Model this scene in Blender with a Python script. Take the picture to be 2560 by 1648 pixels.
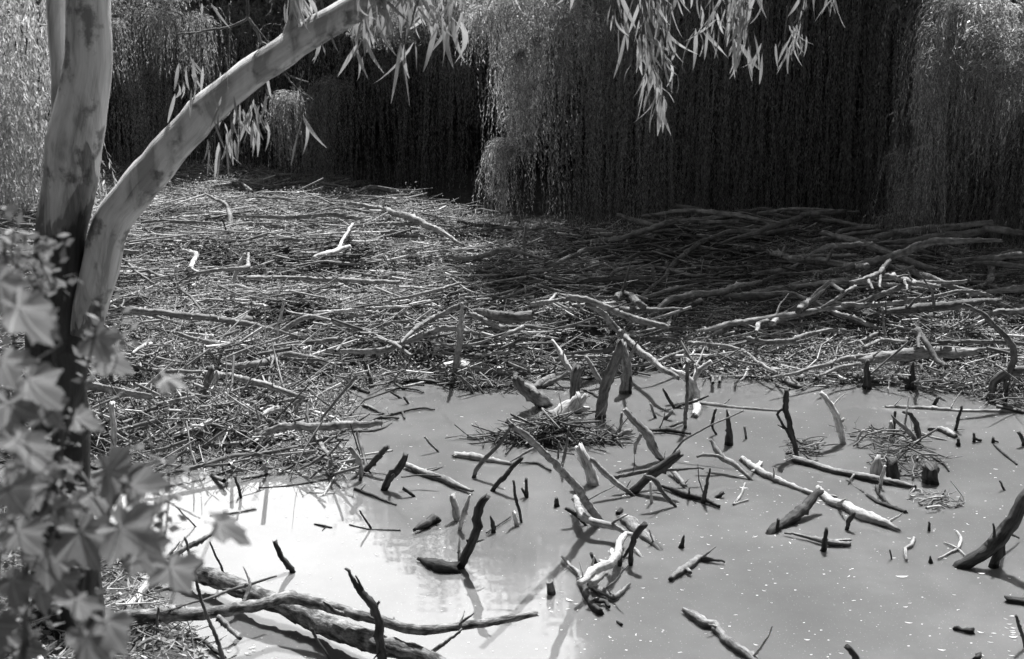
import bpy, math, random
import numpy as np
for o in list(bpy.data.objects): bpy.data.objects.remove(o)
scene = bpy.context.scene
COL = scene.collection
random.seed(7); RNG = np.random.default_rng(7)

# ---------------------------------------------------------------- camera
F = 3555.6; CX, CY = 1280.0, 824.0            # 50 mm on a 36 mm frame, photo is 2560 px wide
CAM = np.array([0.0, 0.0, 4.0]); PITCH = math.radians(14.6)
cd = bpy.data.cameras.new("camera"); cam = bpy.data.objects.new("camera", cd); COL.objects.link(cam)
cam.location = CAM; cam.rotation_euler = (math.radians(90) - PITCH, 0, 0)
cd.lens = 50; cd.sensor_width = 36; cd.clip_end = 1500; cd.clip_start = 0.05
cd.dof.use_dof = True; cd.dof.focus_distance = 12.5; cd.dof.aperture_fstop = 4.5
scene.camera = cam

# ---------------------------------------------------------------- light (black and white photograph: neutral light)
SUN_EL, SUN_AZ = math.radians(58), math.radians(14)     # high, behind the willows, a little to the right
ADDED_CLOUD = 2.15
w = bpy.data.worlds.new("World"); scene.world = w; w.use_nodes = True
nt = w.node_tree; nt.nodes.clear()
sky = nt.nodes.new("ShaderNodeTexSky"); sky.sky_type = 'NISHITA'; sky.sun_disc = False
sky.sun_elevation = SUN_EL; sky.sun_rotation = SUN_AZ; sky.dust_density = 4.0; sky.air_density = 1.5
bw = nt.nodes.new("ShaderNodeRGBToBW"); bg = nt.nodes.new("ShaderNodeBackground"); wo = nt.nodes.new("ShaderNodeOutputWorld")
bg.inputs[1].default_value = 0.03
nt.links.new(sky.outputs[0], bw.inputs[0])
# bright cloud bank low beyond the willows, added to brighten the water's sky reflection
def wn(ty, **k):
    n = nt.nodes.new(ty)
    for a, v in k.items():
        if a in n.inputs: n.inputs[a].default_value = v
        else: setattr(n, a, v)
    return n
def wmath(op, a, b=None, c=None):
    n = wn("ShaderNodeMath", operation=op)
    for i, v in enumerate((a, b, c)):
        if v is None: continue
        if isinstance(v, (int, float)): n.inputs[i].default_value = v
        else: nt.links.new(v, n.inputs[i])
    return n.outputs[0]
tc = wn("ShaderNodeTexCoord"); sx = wn("ShaderNodeSeparateXYZ"); nt.links.new(tc.outputs['Generated'], sx.inputs[0])
cn = wn("ShaderNodeTexNoise", Scale=3.0, Detail=5.0); nt.links.new(tc.outputs['Generated'], cn.inputs[0])
def wstep(src, a, b):
    n = wn("ShaderNodeMapRange", interpolation_type='SMOOTHSTEP'); nt.links.new(src, n.inputs[0]); n.inputs[1].default_value = a; n.inputs[2].default_value = b; return n.outputs[0]
el = wmath('ADD', sx.outputs[2], wmath('MULTIPLY', cn.outputs[0], -.25))
mask = wmath('MULTIPLY', wmath('MULTIPLY', wmath('SUBTRACT', 1.0, wstep(el, .42, .6)), wstep(sx.outputs[1], .3, .8)), wstep(sx.outputs[2], .2, .31))
cl = wmath('MULTIPLY', mask, ADDED_CLOUD/0.03)
nt.links.new(wmath('ADD', bw.outputs[0], cl), bg.inputs[0]); nt.links.new(bg.outputs[0], wo.inputs[0])
sd = bpy.data.lights.new("sun", 'SUN'); sun = bpy.data.objects.new("sun", sd); COL.objects.link(sun)
sd.energy = 5.0; sd.angle = math.radians(0.5); sd.color = (1, 1, 1)
# direction TO the sun
SDIR = np.array([math.sin(SUN_AZ)*math.cos(SUN_EL), math.cos(SUN_AZ)*math.cos(SUN_EL), math.sin(SUN_EL)])
from mathutils import Vector
sun.rotation_euler = Vector(-SDIR).to_track_quat('-Z', 'Y').to_euler()
scene.view_settings.view_transform = 'Standard'; scene.view_settings.look = 'None'
scene.view_settings.exposure = 0.88; scene.view_settings.gamma = 1
scene.render.engine = 'CYCLES'
scene.cycles.max_bounces = 6; scene.cycles.transparent_max_bounces = 8; scene.cycles.use_denoising = True

# ---------------------------------------------------------------- maths helpers
cp, sp = math.cos(PITCH), math.sin(PITCH)
def ray(px, py):
    x, y = (px-CX)/F, (CY-py)/F
    return np.array([x, cp + y*sp, -sp + y*cp])          # unit depth along the view axis
def onz(px, py, z=0.0):
    d = ray(px, py); t = (z-CAM[2])/d[2]; return CAM + d*t, t
def ony(px, py, Y):
    d = ray(px, py); t = (Y-CAM[1])/d[1]; return CAM + d*t, t
def smooth(a, b, x):
    t = np.clip((x-a)/(b-a), 0, 1); return t*t*(3-2*t)
_G = np.random.default_rng(3).random((64, 64))
def vnoise(x, y):
    x = np.asarray(x, float); y = np.asarray(y, float)
    xi = np.floor(x).astype(int); yi = np.floor(y).astype(int); fx = x-xi; fy = y-yi
    fx = fx*fx*(3-2*fx); fy = fy*fy*(3-2*fy)
    a = _G[xi % 64, yi % 64]; b = _G[(xi+1) % 64, yi % 64]; c = _G[xi % 64, (yi+1) % 64]; d = _G[(xi+1) % 64, (yi+1) % 64]
    return (a*(1-fx)+b*fx)*(1-fy) + (c*(1-fx)+d*fx)*fy
def fbm(x, y): return vnoise(x, y)*.55 + vnoise(x*2.1+7, y*2.1+3)*.28 + vnoise(x*4.3+1, y*4.3+9)*.17

# ---------------------------------------------------------------- mesh helpers
def mesh_obj(name, V, Fc, mat, parent=None, uv=None, smooth_=True, mats=None, midx=None):
    """Fc: (n,4) or (n,3) int array, or a list of faces"""
    me = bpy.data.meshes.new(name)
    V = np.asarray(V, dtype=np.float32)
    if isinstance(Fc, np.ndarray):
        n, k = Fc.shape
        me.vertices.add(len(V)); me.vertices.foreach_set("co", V.ravel())
        me.loops.add(n*k); me.loops.foreach_set("vertex_index", Fc.ravel().astype(np.int32))
        me.polygons.add(n); me.polygons.foreach_set("loop_start", np.arange(0, n*k, k, dtype=np.int32))
        if smooth_: me.polygons.foreach_set("use_smooth", np.ones(n, dtype=bool))
        me.update(calc_edges=True); me.validate()
    else:
        me.from_pydata([tuple(map(float, v)) for v in V], [], [tuple(map(int, f)) for f in Fc])
        if smooth_: me.polygons.foreach_set("use_smooth", np.ones(len(me.polygons), dtype=bool))
        me.update()
    if uv is not None:
        l = me.uv_layers.new(name="uv"); idx = np.zeros(len(me.loops), dtype=np.int32)
        me.loops.foreach_get("vertex_index", idx)
        l.data.foreach_set("uv", np.asarray(uv, dtype=np.float32)[idx].ravel())
    me.materials.append(mat)
    o = bpy.data.objects.new(name, me); COL.objects.link(o)
    if parent: o.parent = parent
    return o
def tag(o, label=None, cat=None, group=None, kind=None):
    if label: o['label'] = label
    if cat: o['category'] = cat
    if group: o['group'] = group
    if kind: o['kind'] = kind
    return o
def empty(name, loc=(0, 0, 0)):
    o = bpy.data.objects.new(name, None); COL.objects.link(o); o.location = loc; o.empty_display_size = .1
    return o
def resample(P, R, step):
    """Catmull-Rom through points P with radii R"""
    P = np.asarray(P, float); R = np.asarray(R, float)
    if len(P) == 2:
        P = np.array([P[0], (P[0]+P[1])/2, P[1]]); R = np.array([R[0], (R[0]+R[1])/2, R[1]])
    E = np.vstack([2*P[0]-P[1], P, 2*P[-1]-P[-2]]); out = []; ro = []
    for i in range(len(P)-1):
        p0, p1, p2, p3 = E[i:i+4]; n = max(2, int(np.linalg.norm(p2-p1)/step))
        for t in np.arange(n)/n:
            out.append(.55*(p1+(p2-p1)*t)+.45*.5*((2*p1)+(-p0+p2)*t+(2*p0-5*p1+4*p2-p3)*t*t+(-p0+3*p1-3*p2+p3)*t**3)); ro.append(R[i]*(1-t)+R[i+1]*t)
    out.append(P[-1]); ro.append(R[-1])
    return np.array(out), np.array(ro)
def tube(P, R, sides=10, rough=.24, wob=.28, jag=.8, rng=None, step=None, seed=None):
    """an irregular, tapering, broken-ended piece of wood: verts, faces, uv"""
    rng = rng or np.random.default_rng(seed if seed is not None else random.randrange(1 << 30))
    L = float(np.sum(np.linalg.norm(np.diff(np.asarray(P, float), axis=0), axis=1)))
    rm = float(np.mean(R)); step = step or max(rm*.8, L/90)
    C, r = resample(P, R, step); n = len(C)
    if n > 4:
        k = np.arange(n)
        for a in range(3):
            ph = rng.random()*9; fr = rng.uniform(.25, .6)
            C[1:-1, a] += (np.sin(k*fr*.5+ph)*.6)[1:-1]*rm*wob
        kk = np.cumsum(rng.normal(0, 1, (n, 3))*(rng.random((n, 1)) < .35), axis=0); kk -= np.linspace(0, 1, n)[:, None]*kk[-1]; kk = kk-np.linspace(0, 1, n)[:, None]*0
        C[1:-1] += kk[1:-1]*rm*wob*.55
    T = np.gradient(C, axis=0); T /= np.linalg.norm(T, axis=1)[:, None]+1e-9
    up = np.array([0, 0, 1.]) if abs(T[0, 2]) < .9 else np.array([1., 0, 0])
    N = np.zeros_like(T); b = np.cross(T[0], up); N[0] = np.cross(b, T[0]); N[0] /= np.linalg.norm(N[0])
    for i in range(1, n):
        v = N[i-1]-T[i]*np.dot(N[i-1], T[i]); N[i] = v/(np.linalg.norm(v)+1e-9)
    B = np.cross(T, N); ang = np.arange(sides)/sides*2*math.pi
    s = np.concatenate([[0], np.cumsum(np.linalg.norm(np.diff(C, axis=0), axis=1))])
    # ridges running along the wood plus knots
    ridge = (rng.random(sides)-.5)*rough*1.6
    ring = (rng.random((n, sides))-.5)*rough+(rng.random((n, 1))-.5)*rough*.7
    rad = r[:, None]*(1+ridge[None]+ring)
    for _ in range(int(min(6, n//7)) if rough > .06 else 0):
        ki, kj = rng.integers(1, n-1), rng.integers(0, sides); rad[ki, kj] *= 1.45
    V = C[:, None]+rad[:, :, None]*(np.cos(ang)[None, :, None]*N[:, None]+np.sin(ang)[None, :, None]*B[:, None])
    j0 = rng.random(sides)*r[0]*jag*1.6; j1 = rng.random(sides)*r[-1]*jag*1.6
    V[0] -= T[0]*j0[:, None]; V[-1] += T[-1]*j1[:, None]
    V = V.reshape(-1, 3); i = np.arange(n-1)[:, None]; j = np.arange(sides)[None]; j2 = (j+1) % sides
    Fq = np.stack([i*sides+j, i*sides+j2, (i+1)*sides+j2, (i+1)*sides+j], -1).reshape(-1, 4)
    c0, c1 = len(V), len(V)+1
    V = np.vstack([V, C[0]+T[0]*r[0]*.25*jag, C[-1]-T[-1]*r[-1]*.25*jag])
    faces = [tuple(f) for f in Fq]+[(c0, (k+1) % sides, k) for k in range(sides)]+[(c1, (n-1)*sides+k, (n-1)*sides+(k+1) % sides) for k in range(sides)]
    u = np.tile(np.abs(np.arange(sides)/sides-.5)*2*math.pi*rm, (n, 1)); vv = np.tile(s[:, None], (1, sides))
    uv = np.vstack([np.stack([u, vv], -1).reshape(-1, 2), [[0, 0], [0, s[-1]]]])
    uv += rng.random(2)*20
    return V, faces, uv
def join(parts):
    V = []; Fc = []; U = []; k = 0
    for v, f, u in parts:
        V.append(v); U.append(u); Fc += [tuple(i+k for i in q) for q in f]; k += len(v)
    return np.vstack(V), Fc, np.vstack(U)

# ---------------------------------------------------------------- materials
def mat_new(name):
    m = bpy.data.materials.new(name); m.use_nodes = True; t = m.node_tree; t.nodes.clear()
    out = t.nodes.new("ShaderNodeOutputMaterial"); return m, t, out
def N_(t, ty, **k):
    n = t.nodes.new(ty)
    for a, v in k.items():
        if a in n.inputs: n.inputs[a].default_value = v
        else: setattr(n, a, v)
    return n
def ramp(t, src, stops):
    r = t.nodes.new("ShaderNodeValToRGB"); e = r.color_ramp.elements
    e[0].position, e[0].color = stops[0][0], (stops[0][1],)*3+(1,)
    e[1].position, e[1].color = stops[-1][0], (stops[-1][1],)*3+(1,)
    for p, c in stops[1:-1]: x = e.new(p); x.color = (c, c, c, 1)
    t.links.new(src, r.inputs[0]); return r
def wood(name, lo, hi, streak=(40, 6), wet=True, bump=1.0, cracks=.45, island=None, wetk=.3):
    m, t, out = mat_new(name); L = t.links.new
    uv = N_(t, "ShaderNodeUVMap"); mp = N_(t, "ShaderNodeMapping"); mp.inputs['Scale'].default_value = (streak[0], streak[1], 1)
    L(uv.outputs[0], mp.inputs[0])
    n1 = N_(t, "ShaderNodeTexNoise", Scale=1.0, Detail=5.0, Roughness=.65); L(mp.outputs[0], n1.inputs[0])
    geo = N_(t, "ShaderNodeNewGeometry"); n2 = N_(t, "ShaderNodeTexNoise", Scale=16.0, Detail=4.0, Roughness=.65); L(geo.outputs['Position'], n2.inputs[0])
    r1 = ramp(t, n1.outputs[0], [(.33, lo*.45), (.42, lo), (.62, hi), (.75, hi*1.08)])
    r2 = ramp(t, n2.outputs[0], [(.36, 1-cracks), (.6, 1.0)])
    mul = N_(t, "ShaderNodeMix", data_type='RGBA', blend_type='MULTIPLY'); mul.inputs[0].default_value = 1
    L(r1.outputs[0], mul.inputs[6]); L(r2.outputs[0], mul.inputs[7]); col = mul.outputs[2]
    oi = N_(t, "ShaderNodeObjectInfo"); ro = ramp(t, oi.outputs['Random'], [(0, .75), (1, 1.15)])
    m3 = N_(t, "ShaderNodeMix", data_type='RGBA', blend_type='MULTIPLY'); m3.inputs[0].default_value = 1
    L(col, m3.inputs[6]); L(ro.outputs[0], m3.inputs[7]); col = m3.outputs[2]
    if island:
        ri = ramp(t, geo.outputs['Random Per Island'], [(0, island[0]), (.55, island[1]), (1, island[2])])
        m5 = N_(t, "ShaderNodeMix", data_type='RGBA', blend_type='MULTIPLY'); m5.inputs[0].default_value = 1
        L(col, m5.inputs[6]); L(ri.outputs[0], m5.inputs[7]); col = m5.outputs[2]
    bs = N_(t, "ShaderNodeBsdfPrincipled", Roughness=.75)
    bs.inputs['Specular IOR Level'].default_value = .35
    if wet:
        sx = N_(t, "ShaderNodeSeparateXYZ"); L(geo.outputs['Position'], sx.inputs[0])
        ad = N_(t, "ShaderNodeMath", operation='MULTIPLY_ADD'); L(n2.outputs[0], ad.inputs[0]); ad.inputs[1].default_value = -.05; L(sx.outputs[2], ad.inputs[2])
        rw = ramp(t, ad.outputs[0], [(0, wetk), (.008, 1)])
        m4 = N_(t, "ShaderNodeMix", data_type='RGBA', blend_type='MULTIPLY'); m4.inputs[0].default_value = 1
        L(col, m4.inputs[6]); L(rw.outputs[0], m4.inputs[7]); col = m4.outputs[2]
    L(col, bs.inputs['Base Color'])
    bp = N_(t, "ShaderNodeBump", Strength=bump, Distance=.01); L(n1.outputs[0], bp.inputs['Height']); L(bp.outputs[0], bs.inputs['Normal'])
    L(bs.outputs[0], out.inputs[0]); return m
def leafmat(name, lo, hi, trans=.5, scale=8.0, rough=.5):
    m, t, out = mat_new(name); L = t.links.new
    geo = N_(t, "ShaderNodeNewGeometry"); ri = ramp(t, geo.outputs['Random Per Island'], [(0, lo), (.7, (lo+hi)*.5), (1, hi)])
    n = N_(t, "ShaderNodeTexNoise", Scale=scale, Detail=3.0); L(geo.outputs['Position'], n.inputs[0]); r2 = ramp(t, n.outputs[0], [(.3, .75), (.7, 1.1)])
    mul = N_(t, "ShaderNodeMix", data_type='RGBA', blend_type='MULTIPLY'); mul.inputs[0].default_value = 1
    L(ri.outputs[0], mul.inputs[6]); L(r2.outputs[0], mul.inputs[7])
    a = N_(t, "ShaderNodeBsdfPrincipled", Roughness=rough); L(mul.outputs[2], a.inputs['Base Color'])
    b = N_(t, "ShaderNodeBsdfTranslucent"); L(mul.outputs[2], b.inputs[0])
    x = N_(t, "ShaderNodeMixShader"); x.inputs[0].default_value = trans
    L(a.outputs[0], x.inputs[1]); L(b.outputs[0], x.inputs[2]); L(x.outputs[0], out.inputs[0]); return m
M = {
 'pale': wood("bleached_wood", .42, .78, cracks=.4, wetk=.65),
 'grey': wood("weathered_grey_wood", .2, .42),
 'dark': wood("dark_wet_wood", .03, .09, cracks=.3, bump=.8),
 'mid': wood("brown_bark_wood", .11, .25),
 'twig': wood("dry_twigs", .42, .75, streak=(20, 4), wet=False, bump=.2, island=(.15, .65, 1.3)),
 'reed': wood("broken_reeds", .42, .8, streak=(20, 4), wet=False, bump=.2, island=(.15, .65, 1.25)),
 'bark': wood("rough_bark_wood", .05, .34, streak=(30, 9), bump=1.4, cracks=.6),
 'nest': wood("soggy_twigs", .3, .6, streak=(20, 4), wet=True, bump=.2, island=(.08, .3, .9)),
 'litter': leafmat("dry_leaf_litter", .15, .65, .3),
 'willow': leafmat("willow_leaves", .17, .78, .6, rough=.35),
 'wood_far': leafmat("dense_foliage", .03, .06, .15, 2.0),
 'weed': leafmat("weed_leaves", .35, .8, .5),
 'euc': leafmat("gum_leaves", .28, .46, .45),
 'maple': leafmat("maple_leaves", .08, .3, .5, 14.0),
 'shrub': leafmat("shrub_leaves", .12, .3, .45),
 'float': leafmat("floating_leaf", .55, .85, .1),
}
# veins on the maple leaves, from each leaf's own uv
def veins(m):
    t = m.node_tree; L = t.links.new; uv = N_(t, "ShaderNodeUVMap"); sx = N_(t, "ShaderNodeSeparateXYZ"); L(uv.outputs[0], sx.inputs[0])
    def mt(op, a, b=None):
        n = N_(t, "ShaderNodeMath", operation=op)
        for i, v in enumerate((a, b)):
            if v is None: continue
            if isinstance(v, (int, float)): n.inputs[i].default_value = v
            else: L(v, n.inputs[i])
        return n.outputs[0]
    a = mt('ARCTAN2', sx.outputs[0], sx.outputs[1]); p = mt('PINGPONG', a, .575); ln = N_(t, "ShaderNodeVectorMath", operation='LENGTH'); L(uv.outputs[0], ln.inputs[0])
    d = mt('MULTIPLY', p, ln.outputs['Value']); side = mt('PINGPONG', mt('ADD', mt('MULTIPLY', d, -.9), ln.outputs['Value']), .07)
    r1 = ramp(t, d, [(.012, 1.7), (.03, 1.0)]); r2 = ramp(t, side, [(.004, 1.25), (.012, 1.0)])
    for n in list(t.nodes):
        if n.type == 'BSDF_PRINCIPLED': src = n.inputs['Base Color'].links[0].from_socket
    m1 = N_(t, "ShaderNodeMix", data_type='RGBA', blend_type='MULTIPLY'); m1.inputs[0].default_value = 1; L(src, m1.inputs[6]); L(r1.outputs[0], m1.inputs[7])
    m2 = N_(t, "ShaderNodeMix", data_type='RGBA', blend_type='MULTIPLY'); m2.inputs[0].default_value = 1; L(m1.outputs[2], m2.inputs[6]); L(r2.outputs[0], m2.inputs[7])
    for n in list(t.nodes):
        if n.type == 'BSDF_PRINCIPLED': L(m2.outputs[2], n.inputs['Base Color'])
        if n.type == 'BSDF_TRANSLUCENT': L(m2.outputs[2], n.inputs[0])
veins(M['maple'])
# muddy water: cloudy body under a glossy surface
m, t, out = mat_new("muddy_water"); L = t.links.new
geo = N_(t, "ShaderNodeNewGeometry")
n = N_(t, "ShaderNodeTexNoise", Scale=.9, Detail=7.0, Roughness=.6); L(geo.outputs['Position'], n.inputs[0])
r = ramp(t, n.outputs[0], [(.25, .125), (.5, .16), (.75, .21)])
v = N_(t, "ShaderNodeTexNoise", Scale=70.0, Detail=2.0); L(geo.outputs['Position'], v.inputs[0]); rv = ramp(t, v.outputs[0], [(.66, 0), (.74, .16)])
ad = N_(t, "ShaderNodeMix", data_type='RGBA', blend_type='ADD'); ad.inputs[0].default_value = 1; L(r.outputs[0], ad.inputs[6]); L(rv.outputs[0], ad.inputs[7])
bs = N_(t, "ShaderNodeBsdfPrincipled", Roughness=.035, IOR=1.5); L(ad.outputs[2], bs.inputs['Base Color'])
bs.inputs['Subsurface Weight'].default_value = 1.0; bs.inputs['Subsurface Radius'].default_value = (1, 1, 1); bs.inputs['Subsurface Scale'].default_value = .12
wv = N_(t, "ShaderNodeTexNoise", Scale=1.6, Detail=2.0); mp = N_(t, "ShaderNodeMapping"); mp.inputs['Scale'].default_value = (.6, 1.6, 1); L(geo.outputs['Position'], mp.inputs[0]); L(mp.outputs[0], wv.inputs[0])
bp = N_(t, "ShaderNodeBump", Strength=.03, Distance=.1); L(wv.outputs[0], bp.inputs['Height']); L(bp.outputs[0], bs.inputs['Normal'])
L(bs.outputs[0], out.inputs[0]); M['water'] = m
# earth
m, t, out = mat_new("dark_earth"); L = t.links.new
geo = N_(t, "ShaderNodeNewGeometry"); n = N_(t, "ShaderNodeTexNoise", Scale=14.0, Detail=6.0, Roughness=.7); L(geo.outputs['Position'], n.inputs[0])
r = ramp(t, n.outputs[0], [(.35, .025), (.7, .11)]); bs = N_(t, "ShaderNodeBsdfPrincipled", Roughness=.95); L(r.outputs[0], bs.inputs['Base Color'])
bp = N_(t, "ShaderNodeBump", Strength=1.0, Distance=.05); L(n.outputs[0], bp.inputs['Height']); L(bp.outputs[0], bs.inputs['Normal']); L(bs.outputs[0], out.inputs[0]); M['earth'] = m
# gum bark: smooth pale bark above, old rough dark bark low on the trunk with a torn edge, brown streaks
def gum(name, z0, soft):
    m, t, out = mat_new(name); L = t.links.new
    uv = N_(t, "ShaderNodeUVMap"); mp = N_(t, "ShaderNodeMapping"); mp.inputs['Scale'].default_value = (14, 1.6, 1); L(uv.outputs[0], mp.inputs[0])
    n1 = N_(t, "ShaderNodeTexNoise", Scale=1.0, Detail=6.0, Roughness=.6); L(mp.outputs[0], n1.inputs[0])
    geo = N_(t, "ShaderNodeNewGeometry"); n2 = N_(t, "ShaderNodeTexNoise", Scale=5.0, Detail=5.0, Roughness=.6); L(geo.outputs['Position'], n2.inputs[0])
    mpb = N_(t, "ShaderNodeMapping"); mpb.inputs['Scale'].default_value = (4.5, 4.5, 1.1); L(geo.outputs['Position'], mpb.inputs[0])
    n3 = N_(t, "ShaderNodeTexNoise", Scale=1.0, Detail=5.0, Roughness=.55, Distortion=.4); L(mpb.outputs[0], n3.inputs[0])
    pale = ramp(t, n1.outputs[0], [(.3, .42), (.45, .6), (.75, .78)])
    dark = ramp(t, n1.outputs[0], [(.3, .012), (.7, .05)])
    sx = N_(t, "ShaderNodeSeparateXYZ"); L(geo.outputs['Position'], sx.inputs[0])
    a = N_(t, "ShaderNodeMath", operation='SUBTRACT'); L(sx.outputs[2], a.inputs[0]); a.inputs[1].default_value = z0
    d = N_(t, "ShaderNodeMath", operation='DIVIDE'); L(a.outputs[0], d.inputs[0]); d.inputs[1].default_value = soft
    s = N_(t, "ShaderNodeMath", operation='ADD'); L(d.outputs[0], s.inputs[0]); L(n3.outputs[0], s.inputs[1])
    k = ramp(t, s.outputs[0], [(.4, 0), (.44, .25), (.5, .3), (.52, .8), (.66, 1)])
    mx = N_(t, "ShaderNodeMix", data_type='RGBA'); L(k.outputs[0], mx.inputs[0]); L(dark.outputs[0], mx.inputs[6]); L(pale.outputs[0], mx.inputs[7])
    sp_ = ramp(t, n2.outputs[0], [(.36, .35), (.44, 1)])
    mu = N_(t, "ShaderNodeMix", data_type='RGBA', blend_type='MULTIPLY'); mu.inputs[0].default_value = 1; L(mx.outputs[2], mu.inputs[6]); L(sp_.outputs[0], mu.inputs[7])
    mpc = N_(t, "ShaderNodeMapping"); mpc.inputs['Scale'].default_value = (26, 1.1, 1); mpc.inputs['Location'].default_value = (3, 7, 0); L(uv.outputs[0], mpc.inputs[0])
    n5 = N_(t, "ShaderNodeTexNoise", Scale=1.0, Detail=8.0, Roughness=.7, Distortion=.3); L(mpc.outputs[0], n5.inputs[0])
    ck = ramp(t, n5.outputs[0], [(.33, .5), (.37, .9), (.45, 1)])
    mc = N_(t, "ShaderNodeMix", data_type='RGBA', blend_type='MULTIPLY'); mc.inputs[0].default_value = 1; L(mu.outputs[2], mc.inputs[6]); L(ck.outputs[0], mc.inputs[7])
    mpd = N_(t, "ShaderNodeMapping"); mpd.inputs['Scale'].default_value = (7, 7, 1.6); mpd.inputs['Location'].default_value = (2, 1, 4); L(geo.outputs['Position'], mpd.inputs[0])
    n6 = N_(t, "ShaderNodeTexNoise", Scale=1.0, Detail=7.0, Roughness=.6, Distortion=.6); L(mpd.outputs[0], n6.inputs[0])
    pk = ramp(t, n6.outputs[0], [(.43, .55), (.46, .74), (.52, .95), (.6, 1.08)])
    md = N_(t, "ShaderNodeMix", data_type='RGBA', blend_type='MULTIPLY'); md.inputs[0].default_value = 1; L(mc.outputs[2], md.inputs[6]); L(pk.outputs[0], md.inputs[7])
    bs = N_(t, "ShaderNodeBsdfPrincipled", Roughness=.7); L(md.outputs[2], bs.inputs['Base Color'])
    hm = N_(t, "ShaderNodeMath", operation='ADD'); L(k.outputs[0], hm.inputs[0]); L(n5.outputs[0], hm.inputs[1])
    bp = N_(t, "ShaderNodeBump", Strength=1.0, Distance=.012); L(hm.outputs[0], bp.inputs['Height']); L(bp.outputs[0], bs.inputs['Normal'])
    L(bs.outputs[0], out.inputs[0]); return m
M['gum_trunk'] = gum("gum_trunk_bark", 2.85, 1.8)
M['gum_limb'] = gum("gum_limb_bark", 2.12, 1.3)

# ---------------------------------------------------------------- raft outline (world polygon on the water)
RAFT_PX = [(-300, 1150), (250, 1175), (330, 1200), (420, 1195), (600, 1185), (760, 1195), (870, 1240), (905, 1225), (880, 1150), (840, 1110), (830, 1075), (900, 1060), (880, 1010), (830, 990),
           (920, 975), (1080, 950), (1180, 965), (1300, 950), (1420, 940), (1520, 945), (1640, 925), (1760, 945), (1900, 955), (2010, 962), (2230, 968), (2370, 985), (2480, 1010), (2750, 1090),
           (2900, 700), (2500, 690), (2300, 655), (2100, 600), (1850, 602), (1600, 622), (1400, 626), (1290, 590), (1200, 555), (1080, 545), (960, 500), (850, 455), (500, 432), (250, 436), (-300, 455)]
RAFT = np.array([onz(x, y)[0][:2] for x, y in RAFT_PX])
def inside(P, poly):
    x, y = P[:, 0], P[:, 1]; r = np.zeros(len(P), bool); n = len(poly)
    for i in range(n):
        x1, y1 = poly[i]; x2, y2 = poly[(i+1) % n]
        c = ((y1 > y) != (y2 > y)) & (x < (x2-x1)*(y-y1)/(y2-y1+1e-12)+x1); r ^= c
    return r
def edgedist(P, poly):
    d = np.full(len(P), 1e9); n = len(poly)
    for i in range(n):
        a = poly[i]; b = poly[(i+1) % n]; ab = b-a; t = np.clip(((P-a)@ab)/(ab@ab), 0, 1)
        d = np.minimum(d, np.linalg.norm(P-(a+t[:, None]*ab), axis=1))
    return d
def raft_h(x, y, fine=True):
    P = np.stack([np.atleast_1d(x), np.atleast_1d(y)], 1); e = edgedist(P, RAFT)*inside(P, RAFT)
    h = .01+.10*smooth(0, .8, e)+.42*smooth(.3, 2.0, e)*smooth(.3, .7, fbm(P[:, 0]*.4, P[:, 1]*.55+5))*(1-.75*smooth(20.5, 23.5, P[:, 1]))
    h += .25*smooth(13.5, 18, P[:, 1])*smooth(2.5, 5, P[:, 0])*smooth(0, 2, e)*(1-.5*smooth(18.5, 20, P[:, 1]))
    if fine: h += ((fbm(P[:, 0]*1.3+9, P[:, 1]*2.0)-.5)*.6+(fbm(P[:, 0]*3.5, P[:, 1]*4.5)-.5)*.2)*smooth(0, .7, e)*(1-.6*smooth(20.5, 24, P[:, 1]))
    return h
def onraft(px, py, lift=0.0):
    z = .2
    for _ in range(5):
        p, t = onz(px, py, z); z = float(raft_h(p[0], p[1], False)[0])+lift
    return onz(px, py, z)

# ---------------------------------------------------------------- setting
def bank_h(X, Y):
    a, _ = onz(345, 1430); b, _ = onz(560, 1700)
    n = np.array([-(b-a)[1], (b-a)[0]]); n /= np.linalg.norm(n)
    if n @ (np.array([-5., 5.])-a[:2]) < 0: n = -n
    d = (X-a[0])*n[0]+(Y-a[1])*n[1]                      # toward the near left bank
    d = np.minimum(d, 10.2-Y+(X+3)*-.1)
    d2 = 6.2-Y                                           # the bank the photographer stands on
    z = -1.2+1.35*smooth(-.9, .25, d)+1.6*smooth(.3, 3.5, d)
    z = np.maximum(z, -1.2+3.4*smooth(0, 3.5, d2))
    e = np.maximum(Y-22.2-3.6*(1-smooth(-2.5, -.3, X)), np.maximum((-X-11.5)-.1*(20-Y)*0, X-13))
    z = np.maximum(z, -1.2+1.4*smooth(-1.0, 1.0, e)+1.2*smooth(1, 14, e))
    return z+(fbm(X*1.3, Y*1.3)-.5)*.12
gx = np.unique(np.concatenate([np.linspace(-300, -14, 40), np.linspace(-14, 14, 190), np.linspace(14, 300, 40)]))
gy = np.unique(np.concatenate([np.linspace(-150, 2, 30), np.linspace(2, 30, 190), np.linspace(30, 500, 50)]))
X, Y = np.meshgrid(gx, gy); Z = bank_h(X, Y); ny, nx = X.shape
i = np.arange(ny-1)[:, None]*nx+np.arange(nx-1)[None]
Fq = np.stack([i, i+1, i+nx+1, i+nx], -1).reshape(-1, 4)
tag(mesh_obj("ground", np.stack([X, Y, Z], -1).reshape(-1, 3), Fq, M['earth']), kind='structure')
tag(mesh_obj("water", [(-300, -5, 0), (300, -5, 0), (300, 60, 0), (-300, 60, 0)], [(0, 1, 2, 3)], M['water'], smooth_=False), kind='structure')
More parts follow.
